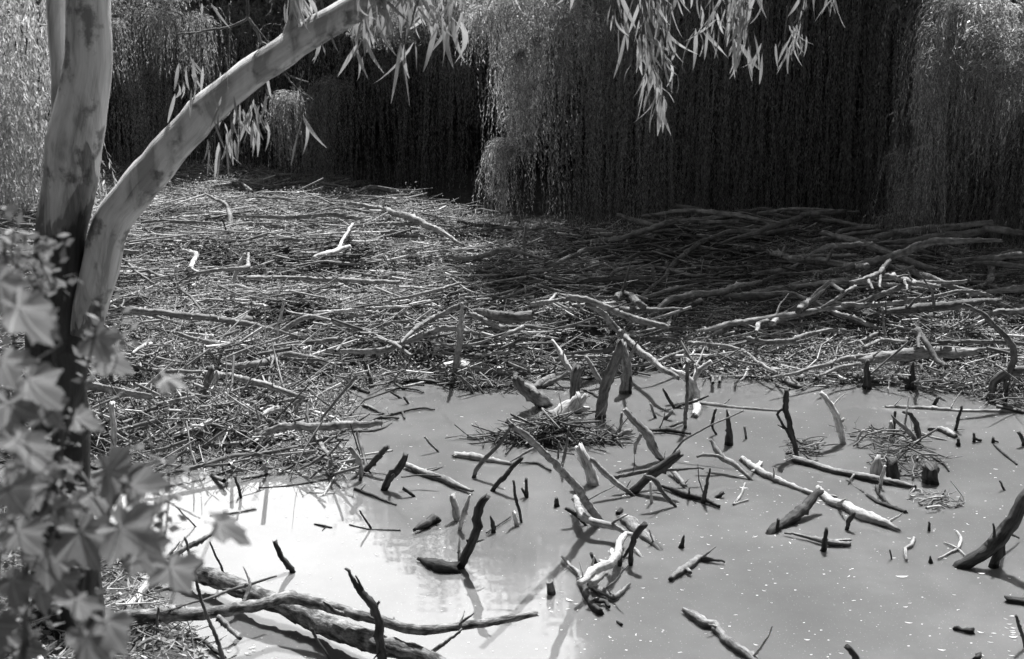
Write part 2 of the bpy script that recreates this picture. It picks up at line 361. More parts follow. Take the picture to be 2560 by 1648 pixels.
# matted base of the raft
gx = np.linspace(RAFT[:, 0].min(), RAFT[:, 0].max(), 220); gy = np.linspace(RAFT[:, 1].min(), RAFT[:, 1].max(), 240)
X, Y = np.meshgrid(gx, gy); P = np.stack([X.ravel(), Y.ravel()], 1); ins = inside(P, RAFT); H = raft_h(P[:, 0], P[:, 1])
Z = np.where(ins, H-.09, -.3).reshape(X.shape); ny, nx = X.shape
i = np.arange(ny-1)[:, None]*nx+np.arange(nx-1)[None]; Fq = np.stack([i, i+1, i+nx+1, i+nx], -1).reshape(-1, 4)
keep = ins[Fq].any(1)
tag(mesh_obj("debris_mat", np.stack([X, Y, Z], -1).reshape(-1, 3), Fq[keep], M['earth']), 'dark rotting mat under the sticks of the debris raft', 'debris', kind='stuff')
# ---------------------------------------------------------------- bulk twigs
def bulk_sticks(P, D, Ln, R, sides=4, segs=3, bend=.12, rng=RNG):
    n = len(P); D = D/np.linalg.norm(D, axis=1)[:, None]
    up = np.tile([0, 0, 1.], (n, 1)); S = np.cross(D, up); S /= np.linalg.norm(S, axis=1)[:, None]+1e-9; U = np.cross(S, D)
    k = segs+1; t = np.linspace(-.5, .5, k); C = P[:, None]+D[:, None]*(Ln[:, None, None]*t[None, :, None])
    b1 = rng.normal(0, bend, n); b2 = rng.normal(0, bend*.5, n); q = (t**2-.08)*2
    C += S[:, None]*(b1*Ln)[:, None, None]*q[None, :, None]+U[:, None]*(b2*Ln)[:, None, None]*q[None, :, None]
    C += rng.normal(0, .03, (n, k, 1))*Ln[:, None, None]*S[:, None]
    tap = np.linspace(1.1, .55, k); ang = np.arange(sides)/sides*2*math.pi
    rad = R[:, None]*tap[None]
    V = C[:, :, None]+rad[:, :, None, None]*(np.cos(ang)[None, None, :, None]*S[:, None, None]+np.sin(ang)[None, None, :, None]*U[:, None, None])
    base = (np.arange(n)*k*sides)[:, None, None]; i = np.arange(segs)[None, :, None]*sides; j = np.arange(sides)[None, None]; j2 = (j+1) % sides
    Fq = np.stack([base+i+j, base+i+j2, base+i+sides+j2, base+i+sides+j], -1).reshape(-1, 4)
    uv = np.zeros((n, k, sides, 2)); uv[..., 0] = (np.abs(ang/(2*math.pi)-.5)*.05)[None, None]+rng.random((n, 1, 1))*30; uv[..., 1] = (t[None, :]*Ln[:, None])[..., None]+rng.random((n, 1, 1))*30
    return V.reshape(-1, 3), Fq, uv.reshape(-1, 2)
def scatter(n, rng=RNG, poly=RAFT):
    lo, hi = poly.min(0), poly.max(0); out = []
    while sum(map(len, out)) < n:
        p = lo+(hi-lo)*rng.random((n, 2)); out.append(p[inside(p, poly)])
    return np.vstack(out)[:n]
VIS = np.array([onz(x, y)[0][:2] for x, y in [(-60, 1200), (1500, 1200), (2700, 1150), (2700, 560), (-60, 410)]])
def raft_sticks(name, n, mat, lmin, lmax, rmin, rmax, lift, label, cat, flow=.35, tilt=.16, ymin=0, ymax=99, segs=3):
    P = scatter(n); P = P[inside(P, VIS) & (P[:, 1] > ymin) & (P[:, 1] < ymax)]; n = len(P)
    near = 1-smooth(11.5, 16, P[:, 1])
    a = RNG.normal(0, 1, n)*(flow+near*1.1)+np.where(RNG.random(n) < .5, 0, math.pi)+.15
    Ln = lmin+(lmax-lmin)*RNG.random(n)**2; R = rmin+(rmax-rmin)*RNG.random(n)**2
    D = np.stack([np.cos(a), np.sin(a), RNG.normal(0, 1, n)*(tilt+.35*near)], 1)
    z = raft_h(P[:, 0], P[:, 1])+lift*RNG.random(n)-.03
    V, Fq, uv = bulk_sticks(np.column_stack([P, z]), D, Ln, R, segs=segs)
    return tag(mesh_obj(name, V, Fq, mat, uv=uv), label, cat, kind='stuff')
raft_sticks("small_sticks", 15000, M['twig'], .12, 1.1, .003, .016, .14, 'countless thin dry sticks covering the debris raft', 'sticks')
raft_sticks("dark_sticks", 11000, M['mid'], .2, 1.3, .004, .02, .05, 'dark damp sticks deeper in the debris raft', 'sticks', tilt=.1)
raft_sticks("reed_litter", 30000, M['reed'], .04, .32, .002, .008, .15, 'short broken reeds and twigs strewn over the debris raft', 'reed litter', flow=.8, tilt=.5, segs=2)
# little leaves and weeds among the sticks, thickest at the back left
def bulk_leaves(P, D, Ln, W, rng=RNG, curl=.0):
    n = len(P); D = D/np.linalg.norm(D, axis=1)[:, None]; q = rng.normal(0, 1, (n, 3)); S = np.cross(D, q); S /= np.linalg.norm(S, axis=1)[:, None]+1e-9
    Nn = np.cross(D, S)
    V = np.stack([P, P+D*(Ln*.42)[:, None]+S*(W*.5)[:, None], P+D*Ln[:, None]+Nn*(Ln*curl)[:, None], P+D*(Ln*.42)[:, None]-S*(W*.5)[:, None]], 1).reshape(-1, 3)
    return V, np.arange(n*4).reshape(n, 4)
n = 170000; P = scatter(n); f = fbm(P[:, 0]*.9+4, P[:, 1]*.5); w_ = smooth(.44, .58, f+.2*smooth(15, 21, P[:, 1])*(1-smooth(.5, 2.5, P[:, 0])))
P = P[(RNG.random(n) < w_) & inside(P, VIS)]; n = len(P); cz = raft_h(P[:, 0], P[:, 1])+RNG.random(n)**2*.22
V, Fq = bulk_leaves(np.column_stack([P, cz]), np.column_stack([RNG.normal(0, 1, (n, 2)), RNG.normal(.3, .7, n)]), RNG.uniform(.015, .045, n), RNG.uniform(.008, .018, n))
tag(mesh_obj("weeds", V, Fq, M['weed'], smooth_=False), 'low leafy weeds sprouting through the debris raft', 'weeds', kind='stuff')
n = 30000; P = scatter(n); P = P[inside(P, VIS)]; n = len(P)
V, Fq = bulk_leaves(np.column_stack([P, raft_h(P[:, 0], P[:, 1])+RNG.random(n)*.1]), np.column_stack([RNG.normal(0, 1, (n, 2)), RNG.normal(0, .35, n)]), RNG.uniform(.03, .09, n), RNG.uniform(.01, .025, n))
tag(mesh_obj("leaf_litter", V, Fq, M['litter'], smooth_=False), 'dry leaf litter lying in the debris raft', 'leaf litter', kind='stuff')
# near bank litter
n = 16000; P = np.column_stack([RNG.uniform(-5, -.9, n), RNG.uniform(5.2, 10.6, n)]); z = bank_h(P[:, 0], P[:, 1]); k = z > -.02; P = P[k]; z = z[k]; n = len(P)
V, Fq = bulk_leaves(np.column_stack([P, z+RNG.random(n)*.05]), np.column_stack([RNG.normal(0, 1, (n, 2)), RNG.normal(.1, .4, n)]), RNG.uniform(.03, .1, n), RNG.uniform(.01, .03, n))
tag(mesh_obj("bank_litter", V, Fq, M['litter'], smooth_=False), 'dry leaves carpeting the near bank under the gum tree', 'leaf litter', kind='stuff')
n = 4500; P = np.column_stack([RNG.uniform(-5, -.9, n), RNG.uniform(5.2, 10.6, n)]); z = bank_h(P[:, 0], P[:, 1]); k = z > -.1; P = P[k]; z = z[k]; n = len(P); a = RNG.random(n)*6.3
V, Fq, uv = bulk_sticks(np.column_stack([P, z+RNG.random(n)*.08]), np.column_stack([np.cos(a), np.sin(a), RNG.normal(0, .3, n)]), RNG.uniform(.08, .4, n), RNG.uniform(.002, .007, n))
tag(mesh_obj("bank_twigs", V, Fq, M['twig'], uv=uv), 'thin twigs scattered over the near bank', 'twigs', kind='stuff')

# ---------------------------------------------------------------- traced driftwood
def pts(s): return [tuple(float(q) for q in p.split(',')) for p in s.split()]
def wood_piece(mode, tone, name, label, s, sides=(), cat=None, group=None):
    """mode w: floats on the water; r: lies on the raft (+lift); u: stands in the water, its foot the lowest pixel (+lean away, m); v: stands in the raft"""
    p = pts(s); m0 = mode[0]; ex = float(mode[1:] or 0); W = []; R = []
    xr = 0
    if m0 == 'r':
        for x, y, r in p:
            q, t = onraft(x, y, .05); xr = max(xr, float(raft_h(q[0], q[1], True)[0]-raft_h(q[0], q[1], False)[0]))
        xr = xr*.75+.03
    if m0 in 'wr':
        for x, y, r in p:
            if m0 == 'w':
                q, t = onz(x, y, .0+ex); q, t = onz(x, y, r*t/F*.15+(ex if ex >= .1 else ex*.3))
            else: q, t = onraft(x, y, .04+ex*.8+xr+r*.8*12/F)
            W.append(q); R.append(r*t/F)
    else:
        b = max(range(len(p)), key=lambda i: p[i][1]); b = 0 if b < len(p)/2 else len(p)-1
        if b: p = p[::-1]
        q0, t0 = onz(p[0][0], p[0][1], 0) if m0 == 'u' else onraft(p[0][0], p[0][1], -.02)
        Ls = [0]
        for k in range(1, len(p)): Ls.append(Ls[-1]+math.hypot(p[k][0]-p[k-1][0], p[k][1]-p[k-1][1]))
        for k, (x, y, r) in enumerate(p):
            q, t = ony(x, y, q0[1]+ex*Ls[k]/Ls[-1]); W.append(q); R.append(r*t/F)
        d = W[0]-W[1]; d /= np.linalg.norm(d); W.insert(0, W[0]+d*(.12+.5*R[0])+np.array([0, 0, -.05])); R.insert(0, R[0])
    W = np.array(W); rm = float(np.mean(R))
    sd = abs(hash_(s)) % (1 << 30)
    nsides = 12 if rm > .04 else 9
    o = mk_obj(name, tube(W, R, sides=nsides, seed=sd), M[tone])
    tag(o, label, cat or {'driftwood_log': 'log', 'driftwood_branch': 'branch', 'driftwood_stick': 'stick', 'snag': 'snag', 'stump': 'stump'}.get(name, 'branch'), group)
    # broken stubs and spurs
    rg_ = np.random.default_rng(sd+1); Lp = float(np.sum(np.linalg.norm(np.diff(W, axis=0), axis=1)))
    if rm > .008 and Lp > .35 and name != 'stump':
        for _ in range(int(min(4, 1+Lp/.7))):
            k = int(rg_.integers(1, max(2, len(W)-1))); f = rg_.random()*.8; a = W[k-1]+(W[k]-W[k-1])*f; d = W[k]-W[k-1]; d /= np.linalg.norm(d)+1e-9
            e_ = rg_.normal(0, 1, 3); e_ -= d*(e_@d); e_ /= np.linalg.norm(e_); e_[2] = abs(e_[2]) if m0 in 'wr' else e_[2]; dd = e_+d*rg_.uniform(-.2, 1.0); rr = (R[k-1]+(R[k]-R[k-1])*f); l_ = rr*rg_.uniform(1.8, 5) if rg_.random() < .6 else rr*rg_.uniform(5, 12)
            r0 = rr*rg_.uniform(.22, .5); mk_obj("spur", tube([a, a+dd*l_*.5, a+dd*l_+rg_.normal(0, .12, 3)*l_], [r0, r0*.8, r0*.35], sides=6, seed=sd+9), M[tone], o)
    for q in sides:
        pp = pts(q); x0, y0, _ = pp[0]
        # depth of the nearest point of the main piece
        if m0 in 'uv': pm = [None]+p
        else: pm = p
        k = min((k for k in range(len(pm)) if pm[k]), key=lambda k: math.hypot(pm[k][0]-x0, pm[k][1]-y0)); Y = W[k][1]
        SW = []; SR = []
        for x, y, r in pp:
            c, t = ony(x, y, Y) if m0 in 'uv' else onz(x, y, W[k][2]); SW.append(c); SR.append(r*t/F)
        mk_obj("side_branch", tube(SW, SR, sides=8, seed=sd+7), M[tone], o)
    return o
def hash_(s):
    h = 5381
    for c in s: h = (h*33+ord(c)) & 0x7fffffff
    return h
def mk_obj(name, tb, mat, parent=None):
    V, Fc, uv = tb; return mesh_obj(name, V, Fc, mat, parent, uv)
T = [
# ---- foreground
('w.1','bark','driftwood_log','thick weathered log floating across the bright water at the bottom','245,1388,17 339,1407,18 452,1426,20 527,1448,21 602,1478,22 678,1505,22 753,1531,24 850,1578,26 975,1623,24 1075,1657,20 1170,1700,12',['456,1412,7 448,1385,7 452,1366,5']),
('w.24','bark','driftwood_branch','long curved branch crossing over the thick foreground log','235,1562,14 331,1542,16 452,1541,15 546,1531,15 640,1520,14 715,1501,14 791,1512,14 847,1531,14 888,1545,12 938,1556,12 1000,1570,12 1063,1578,12 1126,1569,11 1201,1560,10 1276,1548,9 1341,1535,6',['548,1545,9 575,1572,7 599,1595,4','990,1560,3 985,1545,2']),
('u','dark','driftwood_branch','forked dark stick leaning upright in front of the crossed foreground logs','965,1700,13 960,1648,12 950,1600,11 950,1550,10 933,1513,11 900,1475,8 865,1422,3',['915,1490,4 900,1460,3 889,1440,2','940,1520,5 948,1505,3']),
('u','mid','driftwood_stick','straight thin rod standing in front of the foreground logs, left of the forked stick','565,1690,6 557,1648,6 542,1603,5.5 522,1550,5 502,1494,4.5 486,1426,4 463,1345,3.5',[]),
('w.3','mid','driftwood_stick','slim twig resting diagonally on the thick foreground log, pointing at a short dark peg','400,1531,2 505,1501,3 602,1467,4 689,1441,2.5',['505,1501,2 440,1515,2']),
('u','dark','driftwood_stick','short dark peg leaning left in the brightly reflecting water','688,1356,7 704,1392,8 729,1430,9',[]),
('u','dark','driftwood_stick','wavy thin twig standing in the bright water behind the thick foreground log','525,1356,2 539,1392,2.5 550,1414,2.5 557,1434,3',[]),
('u','dark','driftwood_stick','crooked thin twig at the bottom edge between the rod and the forked stick','778,1573,4 795,1606,3 812,1630,3 830,1665,3',[]),
('w.05','dark','driftwood_stick','dark bent stick at the bottom edge beneath the foreground branch','441,1573,5 508,1603,5 572,1655,5',[]),
('w.2','mid','driftwood_stick','short tapered stick on the leafy near bank','343,1618,4 370,1604,6 399,1591,6',[]),
('u','mid','driftwood_stick','slender upright twig rising from the leafy near bank','396,1520,3 393,1595,4 391,1650,4',[]),
('w.15','pale','driftwood_branch','smooth bleached branch end rising beside the near bank','318,1520,9 350,1486,10 379,1446,7',['350,1490,4 358,1505,3 372,1500,2']),
('w','dark','driftwood_stick','tiny dark twig floating alone on the bright reflection','787,1311,2.5 807,1315,4 828,1319,3',['815,1317,2 806,1327,1']),
('w','pale','driftwood_stick','pale flat sliver floating at the top of the bright reflection','527,1290,2 575,1284,3 636,1273,5',[]),
('u','dark','driftwood_stick','dark twig standing in water below the lower edge of the left raft','586,1192,3 596,1215,4 604,1245,4',[]),
('u','mid','driftwood_stick','thin leaning twig near the blurred foreground leaf','441,1268,2 465,1292,2 488,1317,2',[]),
('w','mid','driftwood_stick','long thin wand floating along the lower raft edge','648,1220,2 716,1215,3 770,1208,3 821,1198,2',[]),
('w','pale','driftwood_stick','pale straight sliver floating just below the lower raft edge','768,1232,2 836,1233,2',[]),
# ---- lower edge of the left raft
('r','mid','driftwood_branch','long arched branch along the lower edge of the left raft','360,1196,3.4 395,1190,4.3 508,1166,5.2 587,1143,6.0 678,1132,5.2 791,1109,3.4 870,1100,2.6',['508,1168,3.4 620,1150,2.6 700,1090,2.6']),
('w.04','grey','driftwood_branch','long wavy branch reaching from the left raft out over open water','820,1088,4 850,1079,4 895,1063,4 945,1045,4 1005,1030,3 1058,1020,3 1086,1024,2',['1005,1030,3 1012,1046,2','955,1043,3 995,1046,3']),
('w','grey','driftwood_stick','curved stick with a kinked tip floating below the long wavy branch','875,1079,3 933,1078,4 963,1068,3 980,1058,2',[]),
('v','pale','driftwood_branch','pale upright post beside the gum trunk at the left end of the raft','279,1170,8 284,1106,8 286,1060,8 280,1010,7',[]),
('r','grey','driftwood_branch','knobbly stick sloping down at the right corner of the left raft','776,1072,4.3 810,1117,5.2 840,1166,4.3',[]),
('v','grey','driftwood_branch','bent snag at the water edge with a dark lower half','875,1121,6 895,1153,7 903,1173,6 901,1205,4',[]),
('w.02','mid','driftwood_stick','straight stick sliding off the lower corner of the left raft','888,1223,4 933,1241,3.5 990,1262,2',[]),
('u','dark','driftwood_stick','very thin dark wand standing at the right corner of the left raft','876,1060,1.6 888,1101,2 903,1153,2',[]),
('r','mid','driftwood_branch','thick bent stick on the left raft above the arched branch','294,966,4.3 346,983,5.2 399,1013,4.3',[]),
('v','mid','stump','stout leaning stub in the middle of the lower left raft','512,975,10 520,945,10 527,919,8',[]),
('v','pale','driftwood_stick','pale split stub just right of the stout leaning stub','533,975,7 540,940,8 543,930,5',[]),
('r.05','pale','driftwood_log','short pale chunk lying on the lower left raft','653,1040,6.9 672,1028,7.7 694,1020,6.9',[]),
('v','grey','driftwood_branch','pale pointed stub standing right of the short pale chunk','731,1045,8 742,1010,8 760,992,3',[]),
('v','grey','driftwood_stick','thin upright twig in the lower left raft','375,1180,3 378,1130,3 372,1080,2',[]),
('v','grey','driftwood_stick','slim peeled twig standing near the pale upright post','640,1090,3 645,1050,3 638,1010,2',[]),
# ---- left raft
('r','grey','driftwood_log','upper of two parallel sticks right of the gum trunk','377,923,4.3 422,929,5.2 470,930,4.3 505,930,4.3',[]),
('r','grey','driftwood_log','lower of two parallel sticks right of the gum trunk','407,942,3.4 450,945,4.3 505,946,4.3',[]),
('r.08','pale','driftwood_stick','pale straight wand lying on the raft near the gum trunk','245,938,2.6 309,927,3.4',[]),
('r.06','pale','driftwood_stick','forked bleached stick right of the gum trunk foot','331,885,4.3 350,870,4.3 377,859,4.3',['362,865,2.6 372,850,2.6']),
('r','grey','driftwood_log','wavy grey log in the centre of the left raft','441,833,3.4 475,844,5.2 527,855,6.0 576,863,4.3',[]),
('r.05','mid','driftwood_log','thick hollow-ended log in the centre of the left raft','478,814,4.3 546,810,9.5 614,800,14.6',['612,795,6.0 618,780,3.4']),
('v','pale','driftwood_stick','tall white stick standing upright on the left raft','692,892,2.5 694,833,3 702,784,4 710,750,3',['708,765,2 716,758,2']),
('r','mid','driftwood_stick','dark slanting stick crossing the left raft','422,690,2.6 444,720,3.4 478,742,3.4 505,780,2.6',[]),
('r.04','grey','driftwood_branch','curved branch nearest the diagonal gum limb','279,765,2.6 320,784,4.3 377,787,4.3 414,799,2.6',['300,777,2.6 310,750,1.7']),
('v','grey','driftwood_stick','short stub standing left of the wavy grey log','448,823,3 456,784,4',[]),
('r','grey','driftwood_stick','thin sloping stick right of the tall white stick','640,859,2.6 678,865,3.4 716,876,3.4',[]),
('r.03','grey','driftwood_log','fat weathered log under the long straight pole','674,735,6.9 731,738,10.3 783,746,5.2',['725,735,4.3 760,715,3.4 778,722,2.6']),
('r.1','grey','driftwood_log','long straight pole across the middle of the raft','599,695,4.3 697,693,4.3 791,699,5.2 900,705,5.2 1000,707,4.3',[]),
('r.05','grey','driftwood_branch','wavy branch with an upturned end left of the long straight pole','448,705,2.6 497,682,4.3 587,674,5.2 618,667,6.0 621,633,2.6',[]),
('v','pale','driftwood_stick','short white spike above the wavy upturned branch','592,674,5 602,650,5 612,634,2',[]),
('r.12','pale','driftwood_branch','bleached bent branch like a hook on the left raft','459,627,4.3 480,632,5.2 493,641,6.0 486,655,6.9 474,672,6.0',['474,668,3.4 497,682,3.4']),
('v','pale','driftwood_stick','short pale stub standing below the bleached hook branch','438,700,4 441,668,4',[]),
('r.03','grey','driftwood_log','short thick log left of the wavy upturned branch','369,678,4.3 390,690,6.9 422,699,6.0',[]),
('r.12','pale','driftwood_branch','white forked branch on the sunlit raft, prong pointing up','783,646,4.3 829,633,6.9 860,622,6.0 874,617,4.3',['848,626,4.3 858,596,4.3 881,561,3.4']),
('r.08','pale','driftwood_stick','straight pale lath right of the fat weathered log','587,757,2.6 630,761,3.4 670,766,3.4',[]),
('r.1','pale','driftwood_log','long pale split pole pointing right in mid raft','783,781,3.4 850,776,4.3 944,770,4.3 1027,769,2.6',[]),
('r','grey','driftwood_log','grey log with a cut end just under the long pale split pole','870,792,4.3 940,790,6.0 990,789,6.0',[]),
('r.03','grey','driftwood_branch','long wavy branch at the back of the left raft beside the gum limb','354,556,2.6 414,552,4.3 490,558,4.3 565,560,4.3 678,558,3.4',[]),
('v','dark','driftwood_stick','dark rod leaning left at the back of the left raft','580,624,3 567,582,3 554,546,2',[]),
('r.12','grey','driftwood_stick','grey pole poking up against the dark willows beside the gum limb','297,478,5.2 331,427,4.3',[]),
('r.1','grey','driftwood_stick','left of two short poles on the raft skyline','602,456,2.6 629,478,3.4',[]),
('r.15','grey','driftwood_stick','right of two short poles on the raft skyline','678,429,4.3 708,441,3.4',[]),
('r.1','grey','driftwood_stick','thin pole lying along the raft skyline','700,463,3.4 795,452,3.4',[]),
('r.12','grey','driftwood_stick','pole pointing up right at the back edge of the raft','825,486,4.3 900,458,4.3',['850,476,2.6 890,482,1.7']),
('r.05','grey','driftwood_log','straight log below the raft skyline','850,501,3.4 918,505,3.4 985,516,2.6',[]),
('r.12','grey','driftwood_log','longest log, sloping down from the back of the raft into shade','870,508,4.3 937,522,6.0 982,539,6.9 1038,554,8.6 1106,584,6.0 1159,612,2.6',[]),
('w.1','grey','driftwood_log','smooth log lying in the dark gap under the willows','1050,562,3 1151,558,6 1249,555,7',[]),
('v','pale','driftwood_stick','short pale peg standing beside the longest back log','1036,537,3 1034,586,4',[]),
('v','mid','driftwood_stick','curved dark twig standing at the back of the left raft','575,500,3 590,480,4 582,455,3',[]),
('r.03','grey','driftwood_branch','arched branch at the far side of the raft near the willow tip','1080,615,2.6 1105,600,2.6 1130,600,2.6 1160,618,2.6',[]),
# ---- middle raft
('v','grey','driftwood_stick','tall thin knobbly stick standing near the raft top in shade','1313,675,3 1311,614,3 1315,565,4',['1315,575,3 1322,566,2']),
('v','grey','driftwood_stick','thin stick leaning left against the darkest willow shade','1402,599,2 1422,633,3 1441,669,3',[]),
('v','mid','driftwood_log','dark stub leaning right near the tall knobbly stick','1268,660,8 1294,620,7',[]),
('r.1','grey','driftwood_log','arched log along the shaded top of the middle raft','1520,712,3.4 1535,682,4.3 1566,671,4.3 1622,667,5.2 1660,671,5.2 1727,690,5.2 1762,688,4.3',[]),
('v','grey','driftwood_stick','left one of three short pegs above the arched log','1633,697,4 1632,667,4',[]),
('v','grey','driftwood_stick','middle one of three short pegs above the arched log','1668,708,4 1668,657,5',[]),
('r.12','mid','driftwood_branch','humped dark branch in the middle of the raft','1539,746,6.9 1554,735,7.7 1577,738,8.6 1599,757,8.6 1622,780,8.6 1660,799,6.0',[]),
('r.14','grey','driftwood_log','long log slanting down right across the middle raft','1422,742,6.9 1468,748,7.7 1505,761,7.7 1547,780,7.7 1603,799,8.6 1667,817,6.9',[]),
('r.14','grey','driftwood_log','longest slanting log reaching from mid raft down to the open water','1468,761,5.2 1513,791,7.7 1547,829,8.6 1577,859,8.6 1614,889,7.7 1660,927,6.9 1695,945,5.2',[]),
('r.1','mid','driftwood_branch','dark branch rising right from the end of the slanting log','1667,814,5.2 1697,784,7.7 1750,753,7.7',[]),
('r.14','grey','driftwood_branch','bare straight branch leaning up right, with a forked foot','1001,859,3.4 1038,821,6.0 1091,795,6.9 1148,765,6.9',['1060,812,2.6 1010,790,1.7']),
('r.1','grey','driftwood_stick','straight rod pointing right above the bare straight branch','952,757,3.4 1057,735,5.2 1151,708,3.4',[]),
('r','grey','driftwood_stick','stick sloping down toward the hollow log','937,846,3.4 989,863,5.2 1027,889,4.3',[]),
('r.02','mid','driftwood_log','short stout brown log half buried in mid raft','1189,780,8.6 1253,790,12.9 1321,790,12.0',[]),
('r.1','grey','driftwood_log','leaning log just under the short stout brown log','1170,784,5.2 1208,802,7.7 1264,821,7.7',[]),
('r.12','pale','driftwood_stick','pale snapped stick pointing up right in mid raft','1249,848,2.6 1276,833,5.2 1306,818,5.2',[]),
('r.05','grey','driftwood_stick','thin wavy stick above the hollow log','1091,863,2.6 1178,863,3.4 1227,848,2.6',['1110,863,2.6 1090,850,1.7']),
('r.08','grey','driftwood_branch','straight branch pointing right above the water edge','1573,915,2.6 1641,904,4.3 1709,876,4.3',[]),
('r.04','grey','driftwood_log','dim horizontal pole behind the standing posts','1419,893,4.3 1475,892,4.3 1532,893,3.4',[]),
('r.04','grey','driftwood_stick','thin stick right above the hollow log','1189,889,2.6 1279,880,3.4',['1240,884,1.7 1270,872,1.7']),
('r.14','grey','driftwood_stick','long thin rod pointing at the slanting logs','1377,825,1.7 1430,812,2.6 1486,795,2.6',[]),
('r.06','grey','driftwood_branch','short pole with a torn end on the shaded raft skyline','1320,680,3.4 1378,671,5.2',[]),
('r.08','grey','driftwood_stick','long shaded rod rising right on the middle raft','1250,745,2.6 1320,722,5.2 1378,703,4.3',[]),
('r.05','grey','driftwood_branch','lighter broken branch with splinters on the middle raft','1330,760,4.3 1365,755,5.2 1400,748,3.4',['1375,752,3.4 1390,735,2.6']),
('w.04','pale','driftwood_log','hollow pale-topped log at the water edge with a dark open end','1102,926,20 1150,927,19 1200,930,17 1276,931,13 1321,931,8',['1225,925,4 1240,905,3']),
('w.02','mid','driftwood_log','smaller log floating in front of the hollow log','1020,952,5 1100,957,6 1160,960,5',[]),
('w.02','pale','driftwood_stick','long pale floating pole left of the hollow log','965,975,2 1025,964,3 1076,953,3 1103,948,2',[]),
('w.04','mid','driftwood_stick','arched twig floating under the long pale pole','970,974,2 1010,971,3 1045,976,3 1058,981,2',[]),
('u','dark','driftwood_stick','dark stick standing at the water edge left of the hollow log','909,902,3 920,933,4 932,968,4',[]),
('u','mid','driftwood_branch','leaning dark branch in front of the hollow log','1151,940,3 1165,955,4 1182,984,4',['1160,950,3 1190,975,2']),
('u','grey','driftwood_stick','thin straight twig leaning across the hollow log','1168,915,2 1191,960,3 1208,985,3',[]),
('u','mid','driftwood_branch','curved stick standing at the left raft point','1000,930,2 985,955,3 1010,975,3',[]),
# ---- right raft, shaded
('r.2','mid','driftwood_log','great dark log lying across the shaded right raft','1811,746,8.6 1870,742,12.0 1924,735,13.8 2025,708,9.5',[]),
('r.2','grey','driftwood_branch','wavy branch above the great dark log','1886,686,5.2 1961,678,6.9 1999,659,4.3',[]),
('r.22','grey','driftwood_log','long shaded log at the top of the right raft','1920,629,6.0 1980,644,6.9 2037,652,9.5 2112,663,8.6 2168,667,6.0',['1955,640,3.4 1964,615,3.4']),
('r.26','grey','driftwood_log','straight shaded pole behind the long top log','1995,641,3.4 2060,640,5.2 2142,639,4.3',[]),
('r.25','grey','driftwood_branch','raised forked branch like antlers on the right raft','2127,705,4.3 2168,697,6.0 2195,686,6.0 2225,652,5.2',['2172,700,3.4 2182,723,2.6','2202,680,4 2200,720,3']),
('r.2','grey','driftwood_branch','humped branch touching the hanging willow strands','2217,690,6.0 2263,695,6.9 2300,708,6.9 2349,716,4.3',['2262,700,3.4 2268,726,2.6']),
('r.22','grey','driftwood_log','short log leaning up right below the great dark log','1999,776,8.6 2037,742,8.6 2074,708,5.2',['2074,708,4.3 2108,728,4.3']),
('r.18','grey','driftwood_stick','straight pole beside the short leaning log','2040,780,3.4 2112,731,4.3 2138,716,4.3',[]),
('r.16','grey','driftwood_log','long level pole in the right raft shade','2108,761,5.2 2206,761,6.0 2300,752,5.2',[]),
('r.2','mid','driftwood_log','thickest shaded trunk at the right end of the raft','2214,780,6.9 2300,769,12.9 2413,761,12.0 2500,748,6.9',[]),
('v','mid','stump','dark triangular root plate at the right end of the raft','2330,812,24 2365,790,18 2400,763,5',['2360,795,10 2385,815,7']),
('v','mid','driftwood_branch','long bowed branch arching down to the water at the right edge','2409,761,4 2458,791,6 2500,833,7 2530,866,8 2537,897,8 2522,942,7 2515,1002,6',[]),
('u','mid','driftwood_log','curved thick log rising from the water at the right edge','2477,1002,9 2489,957,11 2519,935,12 2570,927,13',[]),
('r.2','mid','driftwood_branch','bent dark limb above the water at the right','2293,825,7.7 2319,859,7.7 2342,897,6.9 2365,915,4.3',['2300,835,4.3 2295,870,3.4','2320,860,4 2365,860,4']),
('r.1','mid','driftwood_log','level shaded log above the bent dark limb','2349,855,5.2 2451,855,6.0 2565,859,5.2',[]),
('r.1','grey','driftwood_stick','lower level pole beside the bowed branch','2300,868,3.4 2400,872,4.3 2530,874,3.4',[]),
('r.14','grey','driftwood_log','big smooth log curving down left, right raft front','2150,903,6.0 2206,887,12.9 2300,881,14.6 2380,880,12.0 2443,878,6.9',[]),
('r.1','grey','driftwood_branch','slimmer log running down left beside the big smooth log','1930,944,2.6 1991,932,3.4 2112,897,6.0 2200,884,5.2 2260,875,3.4',[]),
('r.06','grey','driftwood_branch','middle branch between the slim log and the waterline log','2050,940,3.4 2090,922,4.3 2150,910,4.3',[]),
('w.06','grey','driftwood_log','lowest log lying on the waterline of the right raft','1999,949,8 2037,938,9 2131,942,10 2232,953,7',[]),
('w.04','grey','driftwood_log','fat tapering log pushed into the water from the right raft','1890,923,6 1942,938,13 1984,961,10 2006,970,4',['1900,938,6 1880,945,4']),
('u','pale','driftwood_stick','short pale twig standing at the tip of the fat tapering log','1969,921,3 1980,949,3 2008,970,2',[]),
('r.08','grey','driftwood_branch','stick sloping down right to the fat tapering log','1856,874,4.3 1886,897,4.3 1916,919,4.3 1942,932,3.4',[]),
('r.1','grey','driftwood_log','level branch leading into the down-sloping stick','1716,857,4.3 1792,863,5.2 1848,874,4.3',[]),
('r.12','grey','driftwood_log','long smooth wavy branch across the right raft','1871,848,6.0 1924,857,6.0 1980,857,6.9 2018,840,6.9 2067,831,6.0 2112,827,5.2',[]),
('r.06','grey','driftwood_stick','short branch meeting the smooth wavy branch','1773,868,3.4 1826,862,4.3 1875,853,4.3',[]),
('v','mid','driftwood_stick','dark crooked branch standing in the middle right raft','1735,855,4 1758,833,4 1780,786,3',[]),
